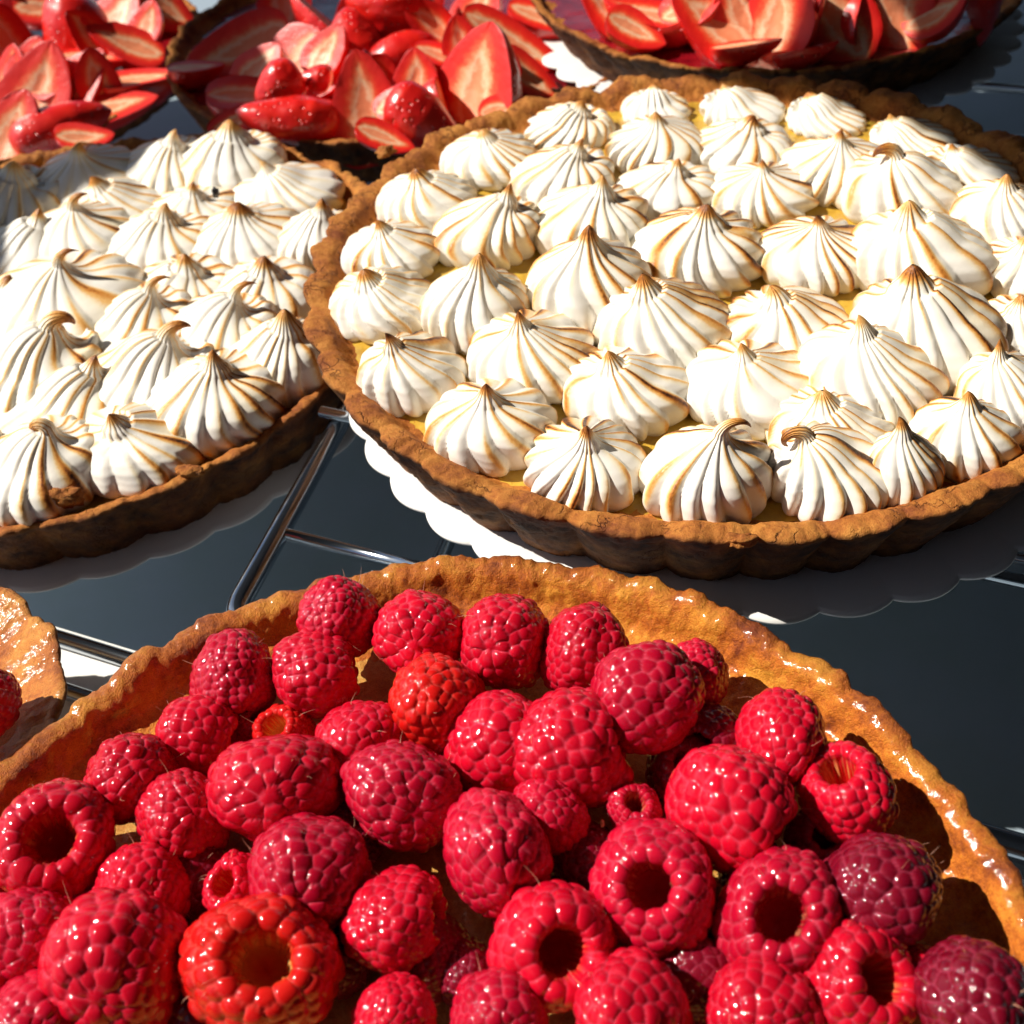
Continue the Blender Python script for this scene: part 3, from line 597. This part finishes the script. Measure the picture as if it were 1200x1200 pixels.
# ---------------------------------------------------------------- raspberries
def make_raspberry(x, y, z, R, axis, kind, label, seed, name='raspberry'):
    rs = np.random.RandomState(seed)
    elong = rs.uniform(.95, 1.2)
    # base curve, tip at bottom -> rim -> into the hollow
    a = np.linspace(-np.pi / 2, .95, 72)
    ro = np.cos(a) ** .85; zo = np.where(a < 0, np.sin(a) * elong, np.sin(a) * .95)
    rr0, zr0 = ro[-1], zo[-1]
    b = np.linspace(0, 1, 28)[1:]
    ri = np.interp(b, [0, .15, .3, .5, .8, 1], [rr0, rr0 * .82, rr0 * .66, rr0 * .58, rr0 * .48, .0])
    zi = np.interp(b, [0, .15, .3, .5, .8, 1], [zr0, zr0 + .02, zr0 - .12, zr0 - .45, zr0 - .95, zr0 - 1.15])
    pr = np.concatenate([ro, ri]); pz = np.concatenate([zo, zi])
    for _ in range(3):
        pr[1:-1] = np.convolve(pr, [.25, .5, .25], 'valid'); pz[1:-1] = np.convolve(pz, [.25, .5, .25], 'valid')
    nv = len(pr); nu = 210
    L = np.concatenate([[0], np.cumsum(np.hypot(np.diff(pr), np.diff(pz)))])
    dr, dz = np.gradient(pr, L), np.gradient(pz, L)
    th = np.linspace(0, 2 * np.pi, nu, endpoint=False)
    TH, RR = np.meshgrid(th, pr); ZZ = np.repeat(pz[:, None], nu, 1)
    NR = np.repeat(dz[:, None], nu, 1); NZ = np.repeat(-dr[:, None], nu, 1)
    B = np.stack([RR * np.cos(TH), RR * np.sin(TH), ZZ], -1)
    NN = np.stack([NR * np.cos(TH), NR * np.sin(TH), NZ], -1)
    # drupelet centres in staggered rings
    cs = []; sp = rs.uniform(.245, .295); Lr = np.interp(0, [0], [L[72]]); u = .06; off = 0
    while u < L[76]:
        r_ = np.interp(u, L, pr); z_ = np.interp(u, L, pz)
        n = max(1, int(round(2 * np.pi * r_ / (sp * 1.05)))) if r_ > .1 else 1
        for k in range(n):
            tA = 2 * np.pi * (k + off) / n + rs.uniform(-.24, .24) * sp / max(r_, .2)
            du = rs.uniform(-.05, .05)
            r2, z2 = np.interp(u + du, L, pr), np.interp(u + du, L, pz)
            cs.append((r2 * math.cos(tA), r2 * math.sin(tA), z2))
        off = (off + .5) % 1; u += sp * .9
    Cc = np.array(cs)
    D = np.sqrt(((B.reshape(-1, 1, 3) - Cc[None]) ** 2).sum(-1))
    wts = rs.uniform(.82, 1.22, len(Cc)); D = D / wts[None]
    srt = np.partition(D, 1, axis=1); d1, d2 = srt[:, 0], srt[:, 1]
    idx = D.argmin(1); size = (wts * rs.uniform(.8, 1.2, len(Cc)))[idx]
    rho = sp * .80
    hgt = .105 * size * np.clip(1 - (d1 / rho) ** 2, 0, 1) ** .6 * (1 - .35 * np.exp(-(d2 - d1) / .02))
    out = (np.arange(nv) < 81).astype(float); out = np.convolve(out, np.ones(7) / 7, 'same'); out[:5] = 1
    O = np.repeat(out[:, None], nu, 1).ravel()
    hgt = hgt * O
    crease = np.exp(-((d2 - d1) / .030) ** 1.4) * O
    inner = (1 - O)
    core = sstep(.55, 1, np.repeat(np.linspace(0, 1, nv)[:, None], nu, 1).ravel() * 1.0) * 0
    lvl = np.repeat(np.arange(nv)[:, None], nu, 1).ravel()
    core = np.exp(-((lvl - 84) / 4.5) ** 2) * np.clip(.1 + vnoise(np.stack([np.cos(TH).ravel() * 9, np.sin(TH).ravel() * 9, ZZ.ravel() + seed], 1), seed) * 1.3 + .5 * vnoise(np.stack([np.cos(TH).ravel() * 1.5, np.sin(TH).ravel() * 1.5, ZZ.ravel() + seed], 1), seed + 1), 0, 1)
    if kind == 'o': core = np.clip(core + .7 * np.exp(-((lvl - 90) / 6.0) ** 2), 0, 1)
    V = B.reshape(-1, 3) + NN.reshape(-1, 3) * hgt[:, None]
    V += NN.reshape(-1, 3) * (np.exp(-((lvl - 84) / 5.0) ** 2) * .05 * vnoise(np.stack([np.cos(TH).ravel() * 8, np.sin(TH).ravel() * 8, ZZ.ravel() + seed], 1), seed + 4))[:, None]
    # overall squash and dents
    sx, sy = rs.uniform(.86, 1.10, 2)
    dent = fbm(V * .95 + seed, 2, seed + 3)
    V = V * (1 + .10 * dent)[:, None]
    V[:, 0] *= sx; V[:, 1] *= sy
    V = V * R * .985
    # bend to the axis
    ax = Vector(axis).normalized()
    q = Vector((0, 0, 1)).rotation_difference(ax) @ Matrix.Rotation(rs.uniform(0, 6.28), 3, 'Z').to_quaternion()
    Mx = np.array(q.to_matrix())
    V = V @ Mx.T
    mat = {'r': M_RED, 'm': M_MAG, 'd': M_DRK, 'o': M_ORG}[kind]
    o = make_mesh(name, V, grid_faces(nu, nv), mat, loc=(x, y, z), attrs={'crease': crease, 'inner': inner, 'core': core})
    tag(o, label, 'raspberry', 'raspberries piled on the front tart')
    # fine pale styles (hairs)
    nh = 9; hv = []; hq = []
    ids = rs.choice(np.where((lvl > 12) & (lvl < 72))[0], nh)
    for hid in ids:
        p = V[hid]; nrm = (NN.reshape(-1, 3) @ Mx.T)[hid]
        ln = rs.uniform(.14, .34); bend = rs.normal(size=3) * .5
        prev = None
        side = np.cross(nrm, rs.normal(size=3)); side /= np.linalg.norm(side) + 1e-6; sd2 = np.cross(nrm, side)
        base = len(hv)
        for k in range(5):
            f = k / 4.; c = p + nrm * ln * f * .8 + bend * ln * f * f
            w = .009 * (1 - f * .7)
            for q_ in range(3):
                A_ = q_ * 2.094; hv.append(c + (side * math.cos(A_) + sd2 * math.sin(A_)) * w)
        for k in range(4):
            for q_ in range(3):
                a_ = base + k * 3; hq.append((a_ + q_, a_ + (q_ + 1) % 3, a_ + 3 + (q_ + 1) % 3, a_ + 3 + q_))
    hb = make_mesh('hairs', hv, hq, M_HAIR, parent=o)
    return o

M_HAIR = mat_simple('raspberry_hair', (.62, .30, .20), .4)
for i, (x, y, z, r, ax, ay, az, kd, look) in enumerate(RASPBERRIES):
    make_raspberry(x, y, z, r, (ax, ay, az), kd, look, 500 + i)

# ---------------------------------------------------------------- tarts
def ring(name, c, prof, parent, mat, flute, nfl, seed, rough=.05, wav=.10, nu=1400, edge_pts=()):
    """prof: list of (r, z, flute weight, edge weight)"""
    prof = np.array(prof, float); nv0 = len(prof)
    L = np.concatenate([[0], np.cumsum(np.hypot(np.diff(prof[:, 0]), np.diff(prof[:, 1])))])
    nv = max(30, int(L[-1] / .10)); u = np.linspace(0, L[-1], nv)
    p = np.stack([np.interp(u, L, prof[:, k]) for k in range(4)], 1)
    for _ in range(2):
        p[1:-1, :2] = .25 * p[:-2, :2] + .5 * p[1:-1, :2] + .25 * p[2:, :2]
    th = np.linspace(0, 2 * np.pi, nu, endpoint=False)
    TH, R = np.meshgrid(th, p[:, 0]); Z = np.repeat(p[:, 1][:, None], nu, 1)
    FW = np.repeat(p[:, 2][:, None], nu, 1); EW = np.repeat(p[:, 3][:, None], nu, 1)
    thw = TH + .02 * np.sin(TH * 7 + seed)
    fl = np.abs(np.sin(thw * nfl / 2)) ** .75 - .75
    R = R + flute * fl * FW
    zmax = p[:, 1].max(); topw = sstep(zmax - 1.1, zmax - .1, Z)
    P3 = np.stack([np.cos(TH).ravel() * p[:, 0].max(), np.sin(TH).ravel() * p[:, 0].max(), np.zeros(TH.size)], 1)
    lowz = fbm(P3 * .45, 3, seed).reshape(TH.shape)
    chip = fbm(P3 * 1.9, 3, seed + 40).reshape(TH.shape)
    Z = Z + topw * (wav * lowz + wav * .55 * chip + flute * .5 * fl)
    R = R + topw * (.10 * chip + .06 * lowz) * (rough / .05) * .8
    X = R * np.cos(TH); Y = R * np.sin(TH)
    V = np.stack([X.ravel(), Y.ravel(), Z.ravel()], 1)
    n = fbm(V * 2.6, 4, seed + 80); n2 = fbm(V[:, [1, 2, 0]] * 5.0, 3, seed + 90)
    V[:, 0] += n * rough * np.cos(TH).ravel(); V[:, 1] += n * rough * np.sin(TH).ravel(); V[:, 2] += n2 * rough * .7
    return make_mesh(name, V, grid_faces(nu, nv), mat, parent=parent, attrs={'edge': EW.ravel()})

def disc(name, z, R, parent, mat, seed, amp=.05, name_attr=True):
    nu, nv = 360, 60
    r = np.linspace(0.001, R, nv); th = np.linspace(0, 2 * np.pi, nu, endpoint=False)
    TH, RR = np.meshgrid(th, r)
    V = np.stack([(RR * np.cos(TH)).ravel(), (RR * np.sin(TH)).ravel(), np.full(TH.size, float(z))], 1)
    V[:, 2] += amp * fbm(V * .8, 4, seed)
    return make_mesh(name, V, grid_faces(nu, nv)[:, ::1], mat, parent=parent, attrs={'edge': np.zeros(len(V))})

def board(c, R, z, n, label, seed, th=.16, amp=.28):
    nu = n * 26
    a = np.linspace(0, 2 * np.pi, nu, endpoint=False) + seed
    lob = np.abs(np.sin(a * n / 2)) ** .8
    Re = R + amp * (lob - .5)
    rows = [(0.02, th), (.9, th), (.985, th), (1.0, th * .75), (1.0, th * .25), (.985, 0), (.02, 0)]
    V = []
    for f, zz in rows:
        rr = Re * f if f > .5 else Re * 0 + f
        V.append(np.stack([rr * np.cos(a), rr * np.sin(a), np.full(nu, zz)], 1))
    V = np.concatenate(V)
    o = make_mesh('cake_board', V, grid_faces(nu, len(rows)), M_BOARD, loc=(c[0], c[1], z))
    return tag(o, label, 'cake board', 'scalloped card boards under the tarts')

def tart(name, c, R, zr, zb, fill, fmat, label, cat, seed, mat=None, flute=.22, nfl=44, slope=1.1, lip=.45, wav=.10, rough=.05, fname='filling', taper=1.2, group=None, steep=False):
    mat = mat or M_CR
    root = empty(name, (c[0], c[1], zb)); tag(root, label, cat, group)
    t = zr - zb; fz = fill - zb
    prof = [(R - taper, 0, 1, .9), (R - .5 * taper, t * .5, 1, .9), (R - .14, t - .25, 1, 1.0), (R, t - .07, .9, .8), (R - .12, t + .02, .7, .55 if steep else .25),  # high edge weight on the wall puts its shade into the colour
            (R - lip, t, .35, .35 if steep else .15), (R - lip - .2, t - .14, .2, .1)] + ([(R - lip - .55, t - (t - fz) * .72, .1, 0), (R - lip - 1.0, t - (t - fz) * .88, .0, .0)] if steep else [(R - lip - slope * .6, fz + (t - fz) * .35, .08, .0)]) + [(R - lip - slope, fz + .02, 0, 0), (R - lip - slope - .6, fz - .10, 0, 0)]
    ring('crust', c, prof, root, mat, flute, nfl, seed, rough, wav)
    disc(fname, fz, R - lip - slope + .35, root, fmat, seed + 3)
    return root

tart('meringue_tart', TART_R[0], 14.5, 1.06, -1.98, .30, M_CURD, 'big lemon meringue tart with torched kisses and flat-topped crust, on white board at right', 'tart', 11, flute=.42, nfl=37, slope=.75, lip=.7, wav=.12, taper=1.45)
tart('meringue_tart', TART_L[0], 14.1, -1.95, -4.72, -2.5, M_CURD, 'sunlit lemon meringue tart with thin wavy crust at the left', 'tart', 12, flute=.34, nfl=31, slope=.5, lip=.4, wav=.15, taper=1.1)
tart('raspberry_tart', TART_F[0], 13.0, 0, -1.98, -1.30, M_CUST, 'raspberry tart with wide glazed brown crust in the foreground', 'tart', 13, mat=M_CRG, flute=.12, nfl=44, slope=1.75, lip=.45, wav=.13, fname='custard', steep=True)
tart('strawberry_tart', (-2.9, 65.1), 14.1, -1.95, -4.72, -2.6, M_JELLY, 'strawberry tart in the middle at the back, pale crust edge', 'tart', 14, flute=.2, nfl=40, slope=.5, lip=.4, fname='jelly')
tart('strawberry_tart', (-30.5, 69.2), 14.9, -3.1, -4.72, -3.7, M_JELLY, 'strawberry tart at the top left corner, half in shadow', 'tart', 15, flute=.2, nfl=40, slope=.5, lip=.4, fname='jelly')
tart('strawberry_tart', (16.67, 61.25), 13.0, .66, -1.98, .1, M_JELLY, 'strawberry tart on a white board at the top right', 'tart', 16, flute=.25, nfl=40, slope=.5, lip=.4, fname='jelly', wav=.14, taper=1.9)
tart('small_tart', (-18.6, 18.0), 6.1, -1.0, -2.6, -1.6, M_CUST, 'pale glazed tart with one raspberry, cut off by the left edge', 'tart', 17, mat=M_CRP, flute=.2, nfl=17, slope=1.4, lip=.3, wav=.10, rough=.03, fname='custard')
b_ = make_raspberry(-14.6, 18.1, -.2, 1.1, (-.2, .2, -.9), 'r', 'lone raspberry on the pale tart at the left edge', 777)
b_['group'] = 'raspberries on the small tart'; del b_['group']

board((8.4, 33.5), 13.95, -2.14, 40, 'white scalloped board under the right meringue tart', .03, amp=.34)
board(TART_L[0], 14.0, -4.88, 36, 'scalloped board in shadow under the left meringue tart', .1)
board((16.9, 61.4), 12.9, -2.14, 40, 'white scalloped board showing at the left of the top right strawberry tart', .05, amp=.5)

# ---------------------------------------------------------------- strawberries
def make_strawberry(x, y, z, Ln, Wd, tip, nrm, label, group, seed):
    rs = np.random.RandomState(seed)
    ns, na = 44, 40
    s = np.linspace(0, 1, ns)
    w = np.interp(s, [0, .04, .12, .28, .45, .65, .82, .94, 1], [.30, .62, .86, 1.0, 1.0, .84, .58, .33, .04])
    for _ in range(2): w[1:-1] = np.convolve(w, [.25, .5, .25], 'valid')
    w *= Wd / 2
    depth = rs.uniform(.8, 1.15)
    A = np.linspace(0, np.pi, na)      # skin half
    SS, AA = np.meshgrid(s, A, indexing='ij')
    bend = .10 * Wd * np.sin(SS * 3 + rs.uniform(0, 3))
    X = (SS - .45) * Ln; Y = w[:, None] * np.cos(AA) + bend; Zz = -w[:, None] * np.sin(AA) * depth
    Vs = np.stack([X.ravel(), Y.ravel(), Zz.ravel()], 1)
    n = fbm(Vs * 1.1 + seed, 3, seed); Vs[:, 2] -= .05 * n; Vs[:, 1] += .05 * n
    # face: from edge to edge, gently hollowed
    nb = 24; B = np.linspace(1, -1, nb)
    S2, BB = np.meshgrid(s, B, indexing='ij')
    Yf = w[:, None] * BB + .10 * Wd * np.sin(S2 * 3 + 0) * 0 + bend[:, :1]
    rim = np.maximum(np.abs(BB), np.abs(S2 - .45) / .55 * .98) ** 1.0
    rim = np.clip(1 - (1 - np.abs(BB)) * (w[:, None] / (Wd / 2)) * 1.0, 0, 1) * .9 + .1 * np.abs(BB)
    Zf = .02 - .06 * Wd * (1 - rim) * np.sin(S2 * np.pi) + .03 * fbm(np.stack([S2.ravel() * 4, BB.ravel() * 3, S2.ravel() * 0 + seed], 1), 3, seed).reshape(S2.shape) * (1 - np.abs(BB))
    Zf[:, 0] = 0; Zf[:, -1] = 0
    Vf = np.stack([((S2 - .45) * Ln).ravel(), Yf.ravel(), Zf.ravel()], 1)
    t = Vector(tip).normalized(); nn = Vector(nrm).normalized(); sd = nn.cross(t)
    Mx = np.array([t, sd, nn]).T
    o = make_mesh('strawberry_slice', Vs @ Mx.T, grid_faces(na, ns, False), M_SKIN, loc=(x, y, z))
    tag(o, label, 'strawberry slice', group)
    make_mesh('cut_face', Vf @ Mx.T, grid_faces(nb, ns, False)[:, ::-1], M_FACE, parent=o, attrs={'rim': rim.ravel()})
    return o

gr = {'M': 'cut strawberries on the middle back tart', 'L': 'cut strawberries on the top left tart', 'R': 'cut strawberries on the top right tart'}
wh = {'M': ', middle back tart', 'L': ', top left tart', 'R': ', top right tart'}
for i, (k, x, y, z, ln, wd, tip, nm, look) in enumerate(STRAWBERRIES):
    make_strawberry(x, y, z, ln * 1.10 * (1.15 if k == 'R' else 1), wd * 1.28 * (1.15 if k == 'R' else 1), tip, nm, look + wh[k], gr[k], 900 + i)

# ---------------------------------------------------------------- racks
def tube(name, pts, r, mat, parent, nseg=20):
    pts = [np.array(p, float) for p in pts]
    # round the corners
    P = np.array(pts); T = np.gradient(P, axis=0); T /= np.linalg.norm(T, axis=1)[:, None]
    up = np.array([0, 0, 1.]); a = np.linspace(0, 2 * np.pi, nseg, endpoint=False)
    V = []
    for p, t in zip(P, T):
        s = np.cross(t, up); s /= np.linalg.norm(s); u = np.cross(s, t)
        V.append(p + r * (np.cos(a)[:, None] * s + np.sin(a)[:, None] * u))
    V = np.concatenate(V); n = len(P)
    tris = [(0, (i + 1) % nseg, i) for i in range(1, nseg - 1)] + [((n - 1) * nseg, (n - 1) * nseg + i, (n - 1) * nseg + i + 1) for i in range(1, nseg - 1)]
    return make_mesh(name, V, grid_faces(nseg, n)[:, ::-1], mat, parent=parent, tris=tris)

def corner_path(p0, c, p1, rad, n=10):
    p0, c, p1 = map(lambda q: np.array(q, float), (p0, c, p1))
    d0 = (p0 - c) / np.linalg.norm(p0 - c); d1 = (p1 - c) / np.linalg.norm(p1 - c)
    a, b = c + d0 * rad, c + d1 * rad
    pts = [p0, (p0 + a) / 2]
    for t in np.linspace(0, 1, n): pts.append((1 - t) ** 2 * a + 2 * t * (1 - t) * c + t * t * b)
    return pts + [(b + p1) / 2, p1]

A_ = np.array([.325, .946, 0]); B_ = np.array([.90, -.435, 0]); B_ /= np.linalg.norm(B_)
ZF = -2.93; ZW = -2.36
rk = empty('cooling_rack', (-8.8, 22.7, ZF)); tag(rk, 'upper chrome wire rack with rounded corner under the right and front tarts', 'wire rack')
cn = np.array([-9.0, 22.4, 0.])
loc = np.array([-8.8, 22.7, 0.])
def L3(p, z=0.): return np.array([p[0] - loc[0], p[1] - loc[1], z])
tube('frame', corner_path(L3(cn + A_ * 45), L3(cn), L3(cn + B_ * 40), 1.0), .37, M_CHROME, rk)
for s0, u0, u1 in ((3.9, 0, 5.9), (9.3, -.55, 40), (14.6, -.3, 40), (19.9, -.3, 40), (8.4, 20.5, 40), (25.2, -.3, 40), (30.5, -.3, 40), (35.8, -.3, 40), (41.0, -.3, 40)):
    p = cn + A_ * s0 + B_ * u0; q = cn + A_ * s0 + B_ * u1
    zz = ZW - ZF if s0 != 3.9 else 0
    tube('wire', [L3(p, zz), L3((p + q) / 2, zz), L3(q, zz)], .21, M_CHROME, rk)
tube('cross_bar', [L3(cn + B_ * 5.7, 0), L3(cn + B_ * 5.7 + A_ * 20), L3(cn + B_ * 5.7 + A_ * 42)], .26, M_CHROME, rk)
rk2 = empty('cooling_rack', (-22, 28, -5.3)); tag(rk2, 'lower dark wire rack whose two bars show beside the pale tart at left', 'wire rack')
loc = np.array([-22., 28., 0.])
for k, o_ in enumerate((0., 1.75)):
    p = np.array([-15.7, 24.6, 0]) - B_ * 6 - A_ * o_ * 1.0; q = p + B_ * 22
    tube('wire', [L3(p), L3((p + q) / 2), L3(q)], .27, M_CHROME, rk2)
for s0 in (14, 22, 30, 38):
    p = np.array([-15.7, 24.6, 0]) - B_ * 6 + A_ * s0; q = p + B_ * 22
    tube('wire', [L3(p), L3((p + q) / 2), L3(q)], .16, M_CHROME, rk2)


# ---------------------------------------------------------------- black crumbs, crust flakes
def lump(name, x, y, z, sx, sy, sz, mat, seed, label, cat, amp=.35):
    nu, nv = 40, 24
    a = np.linspace(-np.pi / 2, np.pi / 2, nv); th = np.linspace(0, 2 * np.pi, nu, endpoint=False)
    TH, AA = np.meshgrid(th, a)
    D = np.stack([(np.cos(AA) * np.cos(TH)).ravel(), (np.cos(AA) * np.sin(TH)).ravel(), np.sin(AA).ravel()], 1)
    rr = 1 + amp * fbm(D * 1.6 + seed, 3, seed)
    V = D * rr[:, None] * np.array([sx, sy, sz])
    o = make_mesh(name, V, grid_faces(nu, nv), mat, loc=(x, y, z), attrs={'edge': np.full(len(V), .3)})
    return tag(o, label, cat)
lump('burnt_crumb', -11.2, 44.2, -.1, .16, .14, .28, M_BLACK, 3, 'small black burnt crumb on the left meringue tart beside the crust', 'crumb')
M_SUNPATCH = mat_simple('sun_patch_white', (.78, .78, .76), .6, bumps=(.5, .2, .1))  # for a white sheet added to stand in for sunlit table
pc = np.array([-15.7, 24.6]) + A_[:2] * .55
qs = [pc - B_[:2] * 8, pc + B_[:2] * 9, pc + B_[:2] * 9 - A_[:2] * 12, pc - B_[:2] * 8 - A_[:2] * 12]
me = bpy.data.meshes.new('sun_patch_sheet'); me.from_pydata([(q[0] * CM, q[1] * CM, zz * CM) for zz in (-5.64, -5.60) for q in qs], [], [(0, 1, 2, 3), (7, 6, 5, 4), (0, 4, 5, 1), (1, 5, 6, 2), (2, 6, 7, 3), (3, 7, 4, 0)])
me.materials.append(M_SUNPATCH); ps = bpy.data.objects.new('sun_patch_sheet', me); COL.objects.link(ps)
tag(ps, 'white sheet added as the sunlit strip under the two bars at left', 'sun patch stand-in')
# crust flakes standing up on the left tart's rim, broken bits on the right one
for k, (x, y, z, sx, sy, sz, lab) in enumerate(FLAKES):
    lump('crust_flake', x, y, z, sx, sy, sz, M_CR, 60 + k, lab, 'crust flake', .45)
# loose fibres and seeds among the berries
for k, (x, y, z, s_) in enumerate(SEEDS):
    lump('seed', x, y, z, .05 * s_, .10 * s_, .05 * s_, M_SEED, 80 + k, 'tiny pale seed caught between the raspberries', 'seed', .2)['group'] = 'pale seeds between the raspberries'

def slab(name, corners, z0, z1, mat, label, cat):
    n = len(corners); V = [(x, y, z0) for x, y in corners] + [(x, y, z1) for x, y in corners]
    me = bpy.data.meshes.new(name)
    me.from_pydata([tuple(c * CM for c in v) for v in V], [], [tuple(range(n))[::-1], tuple(range(n, 2 * n))] + [(i, (i + 1) % n, n + (i + 1) % n, n + i) for i in range(n)])
    me.materials.append(mat); o = bpy.data.objects.new(name, me); COL.objects.link(o)
    return tag(o, label, cat)
M_BLOCKER = mat_simple('blocker_dark', (.035, .035, .04), .7, bumps=(.2, .1, .05))  # dark colour shared by the added light blockers
TD = np.array([-TRAVEL[0], -TRAVEL[1]]) / math.hypot(*TRAVEL) / math.tan(math.radians(SUN_EL))
def up_sun(p, h): return (p[0] + TD[0] * h, p[1] + TD[1] * h)
# unseen slab added, its outline cut to the shade band on the left tarts
slab('shade_band_blocker', [up_sun(p, 41) for p in ((-36, 26), (-23.0, 34), (-20.0, 47.2), (-11.8, 52.5), (-9.8, 66), (-8, 92), (-15, 92), (-16.6, 66), (-17.8, 56), (-22, 50.5), (-34, 46))], 39, 41, M_BLOCKER, 'dark stepped shade blocker added above the left tarts, out of frame', 'shade blocker')
slab('back_right_blocker', [up_sun(p, 60) for p in ((10, 49.5), (12, 47.3), (16.6, 44.5), (20.1, 39.9), (21.3, 35.3), (22.5, 28), (80, 28), (80, 130), (27, 130), (25, 60), (22, 50), (16, 50.5))[::-1]], 59.5, 60.5, M_BLOCKER, 'dark slab added high out of frame to shade the back right', 'blind')  # unseen slab added, outline drawn to shade the back right
slab('overhead_sky_blocker', [(-90, -150), (150, -150), (150, 260), (-90, 260)], 120, 124, M_BLOCKER, 'dark slab added overhead to block the sky, out of frame', 'sky blocker')  # unseen slab added to cut sky fill from above
slab('side_sky_blocker', [(146, -150), (150, -150), (150, 260), (146, 260)], -11.5, 119.5, M_BLOCKER, 'dark slab added at the right to block the sky, out of frame', 'wall')  # unseen slab added to cut sky fill from the right
slab('side_sky_blocker', [(-250, -154), (150, -154), (150, -150.5), (-250, -150.5)], -11.5, 124, M_BLOCKER, 'dark slab added behind the camera to block the sky, out of frame', 'wall')  # unseen slab added to cut sky fill from behind the camera

# ---------------------------------------------------------------- table
me = bpy.data.meshes.new('table'); s = 3.0; zt = TABLE_Z * CM
me.from_pydata([(-s, -s, zt), (s, -s, zt), (s, s, zt), (-s, s, zt)], [], [(0, 1, 2, 3)]); me.materials.append(M_TABLE)
tb = bpy.data.objects.new('table_surface', me); COL.objects.link(tb); tb['kind'] = 'structure'

# ---------------------------------------------------------------- light
w = bpy.data.worlds.new('World'); SC.world = w; w.use_nodes = True
nt = w.node_tree; bg = nt.nodes['Background']
sky = nt.nodes.new('ShaderNodeTexSky'); sky.sky_type = 'NISHITA'; sky.sun_disc = False
toward = Vector((-TRAVEL[0], -TRAVEL[1], 0)).normalized()
sky.sun_elevation = math.radians(SUN_EL); sky.sun_rotation = math.atan2(toward.x, toward.y)
nt.links.new(sky.outputs[0], bg.inputs[0]); bg.inputs[1].default_value = SKY
sl = bpy.data.lights.new('sun', 'SUN'); sl.energy = SUN; sl.angle = math.radians(.5); sl.color = (1, .93, .82)
so = bpy.data.objects.new('sun', sl); COL.objects.link(so)
dv = Vector((toward.x * math.cos(math.radians(SUN_EL)), toward.y * math.cos(math.radians(SUN_EL)), math.sin(math.radians(SUN_EL))))
so.rotation_euler = dv.to_track_quat('Z', 'Y').to_euler(); so.location = dv * 2

# ---------------------------------------------------------------- camera
cam = bpy.data.cameras.new('camera'); co = bpy.data.objects.new('camera', cam); COL.objects.link(co)
pit, rho = math.radians(44.85), math.radians(5.95)
Xv = Vector((1, 0, 0)); Uv = Vector((0, math.sin(pit), math.cos(pit))); Fv = Vector((0, math.cos(pit), -math.sin(pit)))
ea = math.cos(rho) * Xv - math.sin(rho) * Uv; eb = math.sin(rho) * Xv + math.cos(rho) * Uv
Mc = Matrix((ea, eb, -Fv)).transposed().to_4x4(); Mc.translation = Vector((0, 0, 22.82)) * CM
co.matrix_world = Mc
cam.sensor_width = 36; cam.lens = 39.0; cam.clip_start = .01; cam.clip_end = 100
cam.dof.use_dof = True; cam.dof.focus_distance = .30; cam.dof.aperture_fstop = 19
SC.camera = co
SC.render.resolution_x = SC.render.resolution_y = 1024
SC.render.engine = 'CYCLES'
SC.view_settings.view_transform = 'Standard'; SC.view_settings.look = 'None'; SC.view_settings.exposure = EXPO; SC.view_settings.gamma = 1
